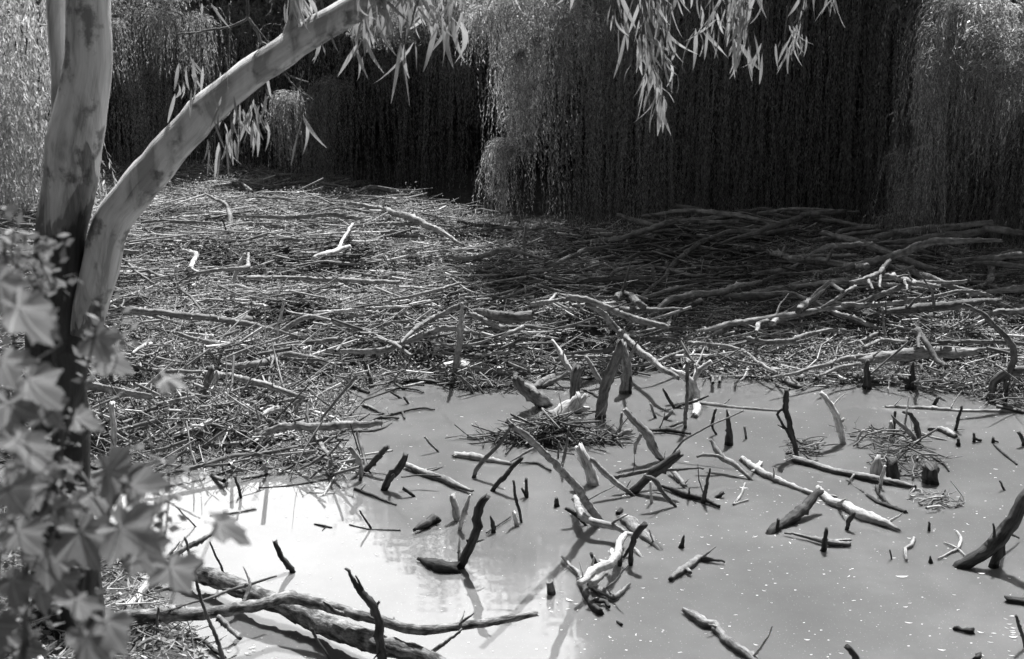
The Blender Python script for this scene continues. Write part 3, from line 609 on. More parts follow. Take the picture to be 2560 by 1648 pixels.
('r.2','pale','driftwood_branch','splintered pale branch end catching the sun on the right raft','1931,808,6.9 1950,795,6.9 1972,778,3.4',['1955,792,3.4 1968,800,2.6']),
('v','pale','driftwood_stick','short crooked pale twig standing on the right raft','2206,770,3 2210,804,3',[]),
('r.1','grey','driftwood_branch','root tangle stick with a knob on the sunlit right raft','2120,862,4.3 2160,850,5.2 2190,835,5.2',['2150,852,2.6 2165,868,2.6']),
('r.1','grey','driftwood_branch','curved stick at the right of the sunlit raft patch','2160,870,3.4 2200,850,4.3 2270,855,3.4',[]),
('w.02','pale','driftwood_stick','pale crooked twig floating against the right raft','2253,968,4 2311,967,5 2386,978,3',[]),
('w.02','pale','driftwood_stick','white flat sliver at the foot of the waterline log','2010,962,2 2070,966,2.5',[]),
('u','dark','stump','black pointed stump standing before the right raft','2275,972,13 2278,940,9 2283,905,2',['2275,950,7 2250,945,5']),
('u','dark','stump','narrow black stump before the big smooth log','2168,972,11 2170,940,8 2170,903,5',[]),
('w','pale','driftwood_log','long white log floating on the right water','2215,1018,3 2248,1018,6 2336,1023,6.5 2411,1028,5.5 2486,1029,4.5 2570,1031,4',[]),
# ---- standing posts, centre
('u-.3','mid','snag','thick dark log tilting out of the water left of the white stump','1289,948,10 1309,968,15 1334,990,19 1361,1013,16',[]),
('u','pale','stump','torn white stump with flared roots in the water','1412,1034,30 1427,1014,20 1438,996,12 1444,982,4',['1425,1018,14 1456,1004,9 1464,986,3','1404,1030,13 1362,1040,5','1430,1025,14 1470,1022,6']),
('u','mid','driftwood_log','short dark post rising from behind the torn white stump','1438,1000,12 1441,960,12 1446,922,12',[]),
('u','mid','snag','tallest thick dark post leaning right in mid water','1501,1044,14 1508,990,13 1525,940,15 1543,895,14 1551,856,9',[]),
('u','grey','snag','pale upright post right behind the tallest thick post','1560,980,13 1563,930,12 1560,885,11 1558,864,8',[]),
('u','dark','driftwood_stick','thin dark slat beside the foot of the pale upright post','1576,984,4 1577,942,3',[]),
('u.3','pale','driftwood_branch','splintered pale stake leaning left behind the posts','1381,851,3 1404,893,8 1426,927,7 1445,950,6',['1404,893,3 1412,875,2']),
('u','grey','driftwood_stick','grey stake leaning left against the tallest thick post','1464,893,4 1486,930,6 1509,968,6',[]),
('u.2','grey','driftwood_log','blunt log end poking up left of the white stump','1330,975,7 1350,958,11 1378,948,12',[]),
('u','mid','driftwood_branch','dark crooked limb behind the white stump','1355,970,5 1372,955,6 1400,945,5 1420,930,4',[]),
('u.3','grey','driftwood_stick','thin stick reaching right from the white stump','1455,975,3 1480,983,4 1505,998,4',[]),
('u','mid','snag','straight square dark post standing right of centre','1712,1070,5.5 1715,993,5 1717,905,5.5',[]),
('u','pale','snag','white hole-riddled forked snag behind the straight dark post','1736,1000,14 1736,975,14 1730,955,11 1722,945,9 1701,934,9 1678,926,6',['1732,955,7 1751,925,6 1776,905,5','1745,935,4 1738,912,3']),
('w','pale','stump','white rounded wood lump under the forked white snag','1740,1005,9 1739,1022,13 1736,1042,10',[]),
('w','pale','driftwood_log','white log floating right of the forked white snag','1756,1010,6 1826,1017,6.5 1869,1022,5 1944,1028,3',[]),
('u','dark','driftwood_stick','crooked dark twig crossing the straight dark post','1686,1020,4 1712,1008,4 1751,998,3 1771,990,2',[]),
('u','dark','driftwood_stick','dark curved prong left of the straight dark post','1658,973,2 1666,990,4 1688,1021,4',[]),
('u.5','dark','driftwood_branch','dark stick sloping down right before the pale upright post','1563,1013,3 1591,1018,4 1621,1028,5 1655,1041,3',[]),
('u','grey','driftwood_stick','short stick leaning left across the sloping dark stick','1626,1010,3 1639,1045,3.5',[]),
('u','grey','driftwood_stick','short stub leaning right beside the sloping dark stick','1663,1049,5 1680,1028,5',[]),
('u','grey','snag','long knotted snag leaning left from the crossed branches','1563,1025,6 1581,1048,8 1608,1071,10 1621,1088,11 1628,1111,9 1646,1136,8 1663,1153,6',['1602,1088,4 1590,1111,5 1588,1133,3','1634,1098,2 1646,1125,2']),
('u.3','grey','driftwood_branch','lower branch running on from the long knotted snag','1676,1173,5 1693,1193,7 1715,1220,5',[]),
('w.08','dark','driftwood_branch','dark forked branch lying right of the long knotted snag','1626,1076,4 1666,1073,6 1706,1080,4 1725,1084,3',['1666,1070,4 1706,1056,3']),
('u','grey','driftwood_stick','longest thin wand slanting up right over the water','1673,1148,2 1708,1101,2.6 1771,1068,2 1859,1027,1.5',[]),
('u','dark','driftwood_stick','bow shaped thin stick between the dark post and the black spike','1789,1025,3 1780,1053,4 1781,1070,3 1791,1088,2.5',[]),
('u','dark','stump','tall black spike standing in the open water','1823,1112,12 1823,1083,9 1820,1055,6 1817,1025,2',[]),
('u','dark','snag','tall forked post with an open wishbone foot','1995,1143,5 1984,1106,6 1971,1055,7 1964,1025,7 1964,993,7 1966,976,6',['1978,1100,3 1956,1060,3 1943,1035,3 1957,1022,3']),
('u','pale','snag','pale bent post with a broken knot, right of the wishbone post','2105,1110,8 2100,1086,9 2099,1060,10 2092,1035,9 2078,1013,8 2060,990,7 2052,983,6',['2100,1055,5 2110,1048,3','2097,1060,5 2088,1043,2']),
('w.04','pale','driftwood_log','long bleached log half floating toward the peaked snag','1854,1148,5 1876,1166,8 1899,1178,9 1921,1191,8 1951,1206,7 1999,1223,6 2040,1237,5',['1890,1172,7 1902,1158,5']),
('u.4','dark','snag','dark leg of the peaked snag leaning up right','1938,1328,11 1985,1290,13 2020,1258,12 2047,1230,8',['1942,1322,4 1946,1300,4','1935,1330,2 1926,1358,2']),
('w.05','pale','driftwood_log','white torn log with dark holes running right from the peaked snag','2046,1220,7 2065,1238,11 2085,1256,12 2123,1267,15 2160,1290,17 2198,1302,14 2231,1317,7 2250,1326,2',['2065,1240,6 2090,1242,3']),
('u','dark','driftwood_stick','curved dark leg under the white torn log','2135,1282,5 2120,1300,6 2115,1324,5',[]),
('w.08','grey','driftwood_log','long dark-sided pole running right through the twig tangle','1983,1146,8 2035,1158,9 2085,1173,9 2135,1183,9 2186,1196,9 2231,1203,8 2286,1216,5',[]),
('u','pale','stump','smooth pale stump in the twig tangle, peaked like a hood','2188,1190,17 2190,1168,14 2196,1140,4',[]),
('u','dark','stump','dark hollow stump right of the smooth pale stump','2233,1200,15 2232,1178,17 2228,1158,12',[]),
('u','dark','stump','jagged black chunk standing clear at the right','2328,1207,22 2326,1190,22 2324,1172,16',['2312,1180,7 2308,1166,3','2340,1180,7 2343,1168,4']),
('u','pale','driftwood_stick','pale bent twig before the smooth pale stump','2201,1218,4 2207,1191,5 2213,1166,3',[]),
('w.04','dark','driftwood_branch','dark drooping twig under the pale bent twig','2191,1218,4 2201,1238,5 2221,1261,4',[]),
('u','pale','driftwood_stick','small pale arch of twig rising from the water','2144,1113,2 2146,1091,3 2158,1077,3 2177,1084,2',[]),
('u','dark','driftwood_stick','straight dark peg standing above the twig tangle','2238,1030,3 2236,1055,4 2231,1095,4',[]),
('u','grey','driftwood_branch','bent branch leaning left over the twig tangle','2229,1038,2 2248,1058,5 2271,1076,7 2283,1093,7 2293,1106,5 2313,1118,2',[]),
('u','mid','driftwood_branch','hooked dark branch standing like a cane','2258,1030,3 2278,1035,5 2291,1055,7 2297,1081,8 2298,1103,6',[]),
('u','pale','stump','pale fin of wood beside the straight dark peg','2223,1103,6 2226,1076,7 2227,1056,4',[]),
('w.03','grey','driftwood_log','low mossy log with a pale broken end on the right water','2321,1073,3 2349,1073,7 2371,1081,10 2388,1091,7',[]),
('u','dark','driftwood_stick','stick standing on the right end of the low mossy log','2386,1076,4 2396,1043,4 2404,1016,3',[]),
('u','dark','driftwood_stick','short dark stub behind the long white floating log','2336,1012,5 2346,993,4',[]),
('w','pale','driftwood_stick','pale flat wedge floating in front of the low mossy log','2307,1084,3 2336,1096,4 2366,1101,2',[]),
('u','dark','stump','small dark stub right of the low mossy log','2396,1115,5 2395,1098,4',[]),
('u','dark','stump','small two-pronged dark stub on the right water','2434,1105,4 2435,1084,3',['2436,1096,4 2452,1101,3']),
('u','dark','stump','little dark stub nearest the right edge','2483,1107,5 2483,1094,3',['2484,1102,3 2494,1105,2']),
('w.02','dark','driftwood_stick','straight dark wand floating at the far right','2484,1111,2 2512,1136,3 2542,1161,2',[]),
('w.02','dark','driftwood_stick','bent dark wand floating right of the twig tangle','2324,1136,2 2341,1151,2.5 2361,1163,3 2372,1178,2',[]),
('w','grey','driftwood_stick','short straight stick floating left of the twig tangle','2118,1201,3 2158,1231,2.5',[]),
('w.02','dark','driftwood_branch','dark double branch below the twig tangle','2168,1238,4 2191,1253,5 2216,1262,6 2263,1280,5',[]),
('u','dark','driftwood_stick','tiny dark twig standing alone at the far right','2499,1203,2 2511,1226,3',[]),
('u','dark','driftwood_stick','dark stick cut by the right frame edge, mid height','2549,1083,5 2562,1115,5',[]),
# ---- front right water
('u','dark','snag','huge dark forked limb leaning right at the right frame edge','2400,1417,14 2461,1382,16 2499,1350,18 2532,1312,17 2554,1270,16 2570,1235,15',['2512,1345,11 2500,1380,13 2484,1414,14']),
('u','dark','snag','thick dark stake standing through a floating twig','2057,1377,8 2060,1350,7 2065,1322,4',[]),
('w.06','grey','driftwood_branch','dark-edged forked twig pierced by the thick dark stake','1962,1333,2 2025,1345,4 2070,1357,8 2123,1361,5',['2080,1355,4 2127,1350,3']),
('u','dark','stump','little dark peg in the open right water','2321,1327,4.5 2322,1306,3',[]),
('u','dark','stump','little pointed dark peg, lower of the right water','2327,1407,6 2326,1391,2',[]),
('w.04','pale','driftwood_branch','crooked white root floating in the open right water','2266,1400,3 2263,1372,4 2281,1362,5 2284,1345,4',[]),
('w.03','pale','driftwood_branch','branched white twig left of the huge forked limb','2346,1397,2 2374,1382,3 2394,1370,4 2402,1345,4 2391,1328,2',['2394,1372,3 2361,1356,2','2394,1372,2 2418,1393,2']),
('u','dark','driftwood_stick','tiny dark rod with a pale foot in the right water','2224,1375,2 2228,1398,2.5',[]),
('w.04','dark','driftwood_log','sawn dark log end entering at the right frame edge','2519,1500,8 2545,1503,11 2580,1508,12',[]),
('u','dark','driftwood_stick','thin dark curved stick at the lower right frame edge','2540,1540,3 2549,1568,4 2565,1620,4',[]),
('u','dark','driftwood_stick','dark round stick poking in from the bottom edge at the right','2120,1620,8 2142,1655,9 2165,1700,9',[]),
('w.02','dark','driftwood_log','knobbly dark lump floating low at the lower right','2390,1572,7 2405,1578,4 2428,1579,9',[]),
('w','dark','stump','dark lump cut off by the bottom frame edge','2438,1650,9 2446,1640,9',[]),
('w.07','grey','driftwood_log','smooth bent log end sliding out of the bottom edge','1711,1525,6 1733,1540,13 1761,1558,14 1784,1561,12 1801,1578,12 1826,1603,11 1864,1633,11 1895,1660,11 1940,1700,10',[]),
('w.06','grey','driftwood_branch','elbow shaped pale-topped branch lying in the lower water','1678,1447,6 1701,1430,10 1726,1410,11 1748,1395,9 1776,1400,5 1811,1405,2',['1718,1425,6 1725,1432,5']),
('u','dark','stump','small black thorn standing above the elbow branch','1704,1369,7 1708,1355,5 1710,1340,2',[]),
('u.5','grey','driftwood_log','fat log with a pale sunlit flank in the lower centre','1560,1297,12 1581,1312,18 1601,1330,18 1621,1347,15 1638,1364,9',[]),
('u-1.3','grey','snag','long beam propped in an A shape, running down right','1279,1065,7 1319,1093,9 1351,1126,9 1402,1176,10 1450,1223,10 1475,1264,11 1503,1300,9',[]),
('u','mid','driftwood_branch','thinner left leg of the A shaped prop','1185,1194,5 1193,1173,6 1213,1151,6 1251,1108,5 1278,1068,3',[]),
('u','dark','snag','curved dark stick standing right of the thinner prop leg','1231,1230,6 1256,1198,7 1279,1166,6 1304,1146,5',[]),
('u','dark','snag','tall black post leaning right from a half sunk log','1143,1420,12 1168,1362,11.5 1188,1312,12 1203,1262,11 1216,1243,8',[]),
('w.06','dark','driftwood_log','half sunk black log at the foot of the tall black post','1046,1397,4 1076,1410,12 1108,1418,16 1140,1420,14',[]),
('w.08','dark','stump','dark wedge of wood lying in the lower left water','1036,1325,4 1063,1312,11 1083,1298,12 1092,1300,8',[]),
('u','pale','snag','left prong of the two bleached prongs','1148,1300,8 1142,1268,10 1132,1241,7',[]),
('u','pale','snag','right prong of the two bleached prongs, pointed','1147,1326,5 1163,1273,7 1174,1239,3',[]),
('u','dark','driftwood_stick','tall thin dark stick right of the two bleached prongs','1284,1203,3 1291,1246,4 1299,1275,4 1306,1307,3.5',[]),
('u','dark','driftwood_stick','short dark Y shaped peg beside the tall thin dark stick','1317,1243,5 1316,1199,4',['1314,1238,4 1305,1222,3']),
('u','dark','driftwood_stick','ragged dark thorn right of the tall black post','1231,1332,6 1231,1307,5 1226,1292,2',['1236,1325,3 1239,1315,2']),
('w.05','mid','driftwood_stick','thin twig joining the ragged thorn and the pale stub','1216,1332,1.8 1276,1292,2',[]),
('u','pale','stump','pale stub at the foot of the tall thin dark stick','1292,1315,6 1285,1282,5',[]),
('u','dark','snag','thick dark stake leaning right, near the left raft','963,1225,9 975,1196,10 1000,1166,9 1014,1139,7',[]),
('u','dark','driftwood_branch','dark stick leaning right at the corner of the left raft','905,1185,5 933,1153,7 968,1118,6',[]),
('w.08','grey','driftwood_log','tapering plank-like log running right from the thick dark stake','1015,1163,6 1063,1181,10 1108,1196,10 1151,1216,6 1180,1227,4',[]),
('w.1','dark','driftwood_stick','thin twig lying over the tapering plank-like log','1005,1193,2 1050,1188,2.5 1100,1191,2',[]),
('w.03','pale','driftwood_log','pale cracked log floating in the middle water','1138,1138,7 1176,1141,10 1213,1148,9 1276,1159,4',[]),
('w.04','grey','driftwood_stick','humped stick floating beyond the pale cracked log','1301,1158,2 1346,1157,4 1376,1176,3',[]),
('u','grey','driftwood_stick','lone slim stick in the calm middle water','1062,1093,2.5 1081,1116,2.8 1095,1131,2.5',[]),
('u','dark','driftwood_stick','short dark stick below the thick dark stake','1010,1223,4 1035,1242,3.5',[]),
('u','dark','driftwood_stick','left of two little dark sticks in the upper calm water','977,981,2 1003,996,3',[]),
('u','dark','driftwood_stick','right of two little dark sticks in the upper calm water','1010,993,3 1020,1010,3',[]),
('w.03','grey','driftwood_stick','knotty stick sliding off the left raft into calm water','908,1013,4 935,1024,4 965,1038,3',[]),
('w.05','mid','driftwood_stick','bowed stick at the upper corner of the left raft','870,960,4 900,973,4 922,981,3',[]),
('u','pale','stump','smooth white trunk-like stump leaning left in mid water','1484,1210,15 1474,1180,13 1462,1150,14 1448,1120,10',[]),
('u','grey','driftwood_branch','straight pole leaning left against the smooth white stump','1478,1148,5 1513,1181,7 1550,1213,6 1584,1240,4',[]),
('u','dark','driftwood_log','thick wedge log leaning right over the crossed branches','1580,1233,10 1626,1191,11 1663,1161,12 1698,1136,9',[]),
('w.12','mid','driftwood_branch','level wavy branch crossing beneath the thick wedge log','1540,1193,5 1580,1188,6 1626,1181,5 1696,1176,4 1758,1172,2',[]),
('u','mid','driftwood_branch','arched branch stepping down right of the thick wedge log','1614,1191,4 1638,1201,7 1653,1223,7 1673,1251,5 1689,1268,4',[]),
('u','pale','driftwood_stick','pale slim stick standing under the arched branch','1626,1206,3 1627,1258,4',[]),
('w.05','dark','driftwood_log','black log floating right of the arched branch','1653,1216,3 1701,1233,9 1751,1248,7 1797,1266,4',[]),
('u','dark','snag','tall black spike leaning on the black floating log','1758,1258,6 1766,1218,5 1775,1172,2',[]),
('u','mid','driftwood_stick','hair thin stem left of the leaning black spike','1759,1235,2 1747,1201,2 1745,1161,1.2',[]),
('u.3','grey','driftwood_branch','bent dark branch sloping down right below the black spike stump','1776,1101,4 1791,1126,7 1811,1148,8 1831,1156,8 1856,1178,5 1878,1200,4',['1821,1151,5 1791,1142,4 1756,1138,4 1743,1142,3']),
('u','grey','driftwood_stick','small pale stick right of the tall black spike','1861,1068,3 1866,1097,3',[]),
('w.02','pale','driftwood_stick','forked thread-like white twig floating below the bleached log','1834,1261,3 1851,1238,3 1863,1208,2',['1836,1260,2 1870,1250,2']),
('u','dark','stump','little dark stub right of the leaning black spike','1793,1243,5 1806,1233,5',[]),
('u','grey','driftwood_stick','short stick standing at the right end of the nest-like pile','1548,1080,4 1552,1060,4 1555,1033,3',[]),
('u','grey','driftwood_log','branch end poking out right of the nest-like pile','1540,1095,5 1575,1078,6',[]),
('u','mid','driftwood_stick','dark twig standing through the nest-like pile','1400,1180,4 1412,1130,4 1422,1068,2.5',[]),
('u','mid','driftwood_stick','short dark twig left in front of the nest-like pile','1395,1145,2.5 1398,1105,2.5',[]),
('w.06','grey','driftwood_stick','pale twig sloping out of the left of the nest-like pile','1264,1135,2 1290,1105,3 1305,1092,3',[]),
# ---- antler-like snag in the lower centre
('w.14','pale','snag','antler-like bleached branch in the lower centre water','1448,1457,7 1465,1447,9 1483,1427,12 1513,1415,12 1535,1400,10 1550,1377,10 1550,1352,9 1563,1335,7 1583,1337,5',['1535,1396,5 1528,1380,5 1530,1375,4','1520,1413,6 1500,1402,4']),
('w.08','grey','driftwood_branch','thin curved arm left of the antler-like branch','1405,1392,3 1423,1410,4 1445,1427,6 1456,1449,5',[]),
('u','dark','stump','short dark prong between the thin arm and the antler-like branch','1492,1415,5 1478,1385,4',[]),
('u','dark','driftwood_branch','dark two-legged stick standing behind the antler-like branch','1576,1414,6 1576,1370,6.5 1591,1337,8 1611,1312,8',['1577,1365,5 1560,1392,4']),
('u','dark','driftwood_stick','dark leg under the top of the antler-like branch','1550,1414,5 1553,1372,6',[]),
('w.06','grey','driftwood_branch','lower right arm of the antler cluster ending in a hook','1475,1457,9 1498,1477,10 1530,1495,7 1545,1488,7 1560,1472,5 1573,1460,4',[]),
('w.06','dark','stump','dark knotted root at the bottom of the antler cluster','1450,1452,8 1475,1488,11 1490,1515,9 1500,1530,8',['1485,1505,6 1515,1505,6 1523,1517,4']),
('w.14','grey','driftwood_log','short thick arm crossing the antler-like branch','1515,1435,6 1500,1447,8 1480,1458,8',[]),
('u','dark','driftwood_stick','thin dark stick left of the bent dark arm','1415,1272,5 1440,1290,5 1467,1314,3',[]),
('w.1','grey','driftwood_log','bent dark arm lying at the foot of the A shaped prop','1438,1248,9 1448,1275,10 1462,1298,10 1490,1310,10 1535,1316,9 1562,1329,5',[]),
('w.02','dark','stump','small dark knob beside the fat sunlit log','1545,1284,6 1552,1276,6',[]),
('u','grey','stump','round mottled stub left of the antler cluster','1377,1485,12 1376,1460,11',[]),
('w.02','dark','stump','tiny dark chip below the antler cluster','1545,1556,4 1553,1562,4',[]),
('u','dark','stump','dark knob above the two-pronged peg, lower centre','1391,1266,8 1391,1246,4',[]),
('u.1','pale','driftwood_stick','small pale twig right of the two-legged stick','1583,1370,3 1594,1378,4 1603,1391,3',[]),
('u','dark','driftwood_stick','slim leaning twig in the lower left water','900,1278,2 915,1300,2.5 928,1322,3',[]),
('w.01','dark','driftwood_stick','long faint wand floating left of the dark wedge','874,1312,1.5 908,1320,2 928,1323,2 1000,1326,2',[]),
]
for row in T: wood_piece(*row)

# unremarkable pieces that nothing tells apart: copies of a few shapes laid over the raft
protos = []
for k in range(8):
    Lh = random.uniform(.45, .9); q = [(-Lh, 0, 0), (-Lh*.4, random.uniform(-.08, .08), .02), (Lh*.3, random.uniform(-.12, .12), .05), (Lh, random.uniform(-.05, .05), 0)]
    protos.append(tube(q, [.016, .024, .022, .009], sides=8, seed=100+k))
def scatter_logs(n, tone, name, label, group, ylo, yhi, xlo, xhi, lift, smin, smax, flow):
    first = {}; c = 0; rg = np.random.default_rng(int(ylo*10+xlo*3)+50)
    while c < n:
        p = np.array([[rg.uniform(xlo, xhi), rg.uniform(ylo, yhi)]])
        if not (inside(p, RAFT)[0] and inside(p, VIS)[0] and edgedist(p, RAFT)[0] > .25): continue
        k = int(rg.integers(0, 8))
        if k not in first:
            o = mk_obj(name, protos[k], M[tone]); first[k] = o
        else: o = first[k].copy(); COL.objects.link(o)
        s = rg.uniform(smin, smax); o.scale = (s, s*rg.uniform(.8, 1.4), s*rg.uniform(.9, 1.4))
        o.location = (p[0, 0], p[0, 1], float(raft_h(p[0, 0], p[0, 1], True)[0])+lift*rg.random()+.03)
        o.rotation_euler = (rg.uniform(-.6, .6), rg.normal(0, .12), rg.normal(.1, flow)+(math.pi if rg.random() < .5 else 0))
        tag(o, label, {'raft_stick': 'stick', 'raft_log': 'log'}[name], group); c += 1
scatter_logs(95, 'grey', 'raft_stick', 'grey weathered stick lying among twigs on the sunlit left raft', 'grey sticks on the left raft', 11, 26, -9, .8, .16, .35, 1.25, .5)
scatter_logs(45, 'mid', 'raft_stick', 'brown damp stick lying among twigs in the middle raft', 'brown sticks on the middle raft', 13, 21, -1, 4.5, .16, .5, 1.0, .5)
scatter_logs(75, 'grey', 'raft_log', 'grey log piled on the shaded right side of the raft', 'grey logs on the right raft', 14, 22, 1.5, 9, .34, .6, 1.7, .55)
# ---------------------------------------------------------------- two heaps of twigs caught in the water
def pile(name, px, py, wpx, hpx, n, label, mat, lmin, lmax, zmax, loops=0):
    c, t = onz(px, py, 0); rx = wpx*t/F; ry = hpx*t/F/.3; a = RNG.random(n)*6.283; r = RNG.random(n)**.7*(1+.35*np.sin(a*2+px)+.25*np.sin(a*5+py))
    P = np.column_stack([c[0]+rx*r*np.cos(a), c[1]+ry*r*np.sin(a), np.clip(1-r**1.5, .02, 1)*zmax*RNG.random(n)+.005]); b = RNG.random(n)*3.14
    V, Fq, uv = bulk_sticks(P, np.column_stack([np.cos(b)*1.5, np.sin(b), RNG.normal(0, .25, n)]), lmin+(lmax-lmin)*RNG.random(n)**2.2*1.4, .002+.009*RNG.random(n)**2, bend=.7, segs=4)
    e = empty(name, (c[0], c[1], 0)); tag(e, label, 'twig pile')
    o = mesh_obj("twigs", V-np.array([c[0], c[1], 0]), Fq, mat, parent=e, uv=uv); return e
pile("twig_pile", 1390, 1098, 135, 20, 620, 'nest-like heap of fine twigs caught in the middle of the water', M['nest'], .12, .5, .22)
pile("twig_pile", 2235, 1140, 90, 60, 170, 'loose tangle of curling twigs among pale stumps at the right', M['nest'], .1, .45, .16)
pile("twig_pile", 2340, 1255, 60, 22, 70, 'small spray of white twiglets trailing from the right tangle', M['twig'], .06, .2, .05)
pile("twig_pile", 1210, 968, 110, 12, 160, 'fringe of broken twigs in front of the hollow log', M['nest'], .08, .4, .07)
pile("twig_pile", 2010, 1128, 45, 20, 60, 'little heap of twigs around the foot of the wishbone post', M['nest'], .08, .3, .1)

# ---------------------------------------------------------------- floating leaves and specks
def flat_leaf(L_, W_):
    n = 7; V = []; 
    for i in range(n):
        s = i/(n-1); w = W_*math.sin(math.pi*min(1, s*1.02+.01))**.8*.5; y = L_*(s-.5); x = .12*L_*(s-.5)**2*4
        V += [(y, x-w, .002), (y, x, .004), (y, x+w, .002)]
    Fc = [(3*i+k, 3*i+k+1, 3*i+k+4, 3*i+k+3) for i in range(n-1) for k in (0, 1)]
    return V, Fc
fl = mesh_obj("floating_leaf", *flat_leaf(.06, .014), M['float'])
spots = []
rg = np.random.default_rng(5)
while len(spots) < 135:
    r = rg.random()
    if r < .6: x, y = rg.uniform(1500, 2560), rg.uniform(1130, 1640)
    elif r < .72: x, y = rg.normal(1375, 35), rg.normal(1510, 18)
    elif r < .82: x, y = rg.normal(2530, 40), rg.normal(1600, 30)
    elif r < .9: x, y = rg.normal(620, 40), rg.normal(1625, 12)
    else: x, y = rg.uniform(850, 1500), rg.uniform(980, 1500)
    p = onz(x, y, .004)[0]
    if inside(p[None, :2], RAFT)[0]: continue
    spots.append((p, rg.random()*6.28, rg.choice([.3, .5, .7, 1.3], p=[.3, .3, .3, .1])*rg.uniform(.7, 1.2)))
for k, (p, a, s) in enumerate(spots):
    o = fl if k == 0 else fl.copy()
    if k: COL.objects.link(o)
    o.location = p; o.rotation_euler = (0, 0, a if rg.random() < .4 else rg.normal(-.3, .35)); o.scale = (s, s*rg.uniform(.7, 1.5), 1)
    tag(o, 'small pale leaf floating on the muddy water', 'leaf', 'pale leaves floating on the water')
n = 2600; P = np.column_stack([RNG.uniform(-3, 6, n), RNG.uniform(7, 14.5, n)]); f = fbm(P[:, 0]*.8, P[:, 1]*.8); P = P[(RNG.random(n) < f*1.4-.2+.1*P[:, 0]) & ~inside(P, RAFT)]; n = len(P)
V = (np.column_stack([P, np.full(n, .003)])[:, None]+np.array([[-1, -.6, 0], [1, -.6, 0], [1.2, .6, 0], [-1, .7, 0]])[None]*RNG.uniform(.002, .007, n)[:, None, None]).reshape(-1, 3)
tag(mesh_obj("floating_specks", V, np.arange(n*4).reshape(n, 4), M['float'], smooth_=False), 'pale specks of scum drifting on the muddy water', 'scum', kind='stuff')

# ---------------------------------------------------------------- gum tree
def px_path(rows, Y0, dY=0):
    W = []; R = []; n = len(rows)
    for k, (x, y, r) in enumerate(rows):
        p, t = ony(x, y, Y0+dY*k/(n-1)); W.append(p); R.append(r*t/F)
    return W, R
GY = 7.6
gum_root = empty("gum_tree", ony(175, 1560, GY)[0]); tag(gum_root, 'gum tree with smooth pale bark and one limb slanting up right', 'tree')
def gpart(name, tb, mat, parent=None):
    V, Fc, uv = tb; base = np.array(gum_root.location)
    o = mesh_obj(name, V-base, Fc, mat, parent or gum_root, uv); return o
W, R = px_path([(178, 1640, 100), (175, 1500, 86), (168, 1100, 70), (166, 950, 70), (168, 850, 74), (176, 700, 66), (184, 560, 62), (196, 450, 67), (203, 340, 70), (222, 220, 64), (238, 120, 58), (240, 0, 55), (240, -120, 54), (235, -500, 45), (230, -1000, 30)], GY)
gpart("trunk", tube(W, R, sides=28, rough=.035, wob=.1, jag=.1, step=.06, seed=5), M['gum_trunk'])
W, R = px_path([(168, 620, 26), (158, 450, 30), (155, 320, 30), (158, 200, 30), (150, 100, 29), (145, 0, 28), (135, -150, 26), (100, -500, 22), (60, -900, 12)], GY-.02, .3)
gpart("stem", tube(W, R, sides=20, rough=.04, wob=.1, jag=.1, step=.05, seed=6), M['gum_limb'])
W, R = px_path([(212, 830, 40), (222, 760, 44), (245, 680, 47), (262, 600, 46), (290, 540, 46), (330, 490, 46), (395, 415, 46), (463, 335, 42), (500, 285, 43), (557, 238, 40), (620, 190, 39), (678, 151, 38), (735, 112, 37), (791, 75, 36), (860, 30, 35), (920, -5, 34), (1000, -60, 32), (1150, -130, 28), (1400, -200, 24), (1700, -250, 18), (2000, -280, 12), (2250, -290, 7)], GY-.06, -.1)
limb = gpart("limb", tube(W, R, sides=24, rough=.035, wob=.12, jag=.1, step=.06, seed=9), M['gum_limb'])
W, R = px_path([(718, 110, 20), (725, 78, 17), (736, 40, 15), (740, 0, 15), (745, -120, 14), (760, -300, 10)], GY-.1)
gpart("branch", tube(W, R, sides=14, rough=.04, jag=.1, wob=.1, step=.03, seed=4), M['gum_limb'], limb)
for rows in ([(440, 87, 2), (500, 78, 2.5), (565, 68, 3), (600, 52, 3), (617, 42, 3.5), (617, 0, 3.5), (612, -120, 4)], [(617, 42, 4), (630, 60, 4), (640, 80, 4), (651, 109, 4), (672, 114, 3)], [(617, 42, 2), (645, 75, 2), (680, 118, 1.5)],
             [(575, 66, 1.6), (574, 120, 1.4), (572, 170, 1.3)], [(440, 87, 1.6), (440, 120, 1.5), (440, 160, 1.2)], [(480, 80, 1.5), (470, 105, 1.3), (470, 118, 1.2)], [(700, 170, 2), (725, 205, 2), (750, 230, 2), (785, 250, 1.6)], [(700, 170, 1.5), (730, 195, 1.5), (770, 205, 1.5)],
             [(1700, -250, 10), (1660, -100, 6), (1640, 20, 3)], [(1700, -250, 8), (1780, -80, 5), (1820, 10, 3)], [(2000, -280, 8), (2010, -100, 4), (2000, 25, 2), (1985, 60, 1.5)], [(1150, -130, 9), (1060, -60, 5), (1030, 60, 2)], [(1150, -130, 8), (960, -80, 5), (930, 40, 2)], [(2200, -290, 5), (2090, -80, 3), (2080, 5, 2)], [(1400, -200, 7), (1530, -90, 4), (1540, 10, 2)], [(520, -120, 3), (530, -40, 2), (530, 10, 1.5)]):
    W, R = px_path(rows, GY-.1); gpart("twig", tube(W, R, sides=6, rough=.05, wob=.5, jag=.2, seed=len(rows)*7+int(rows[0][0])), M['mid'], limb)
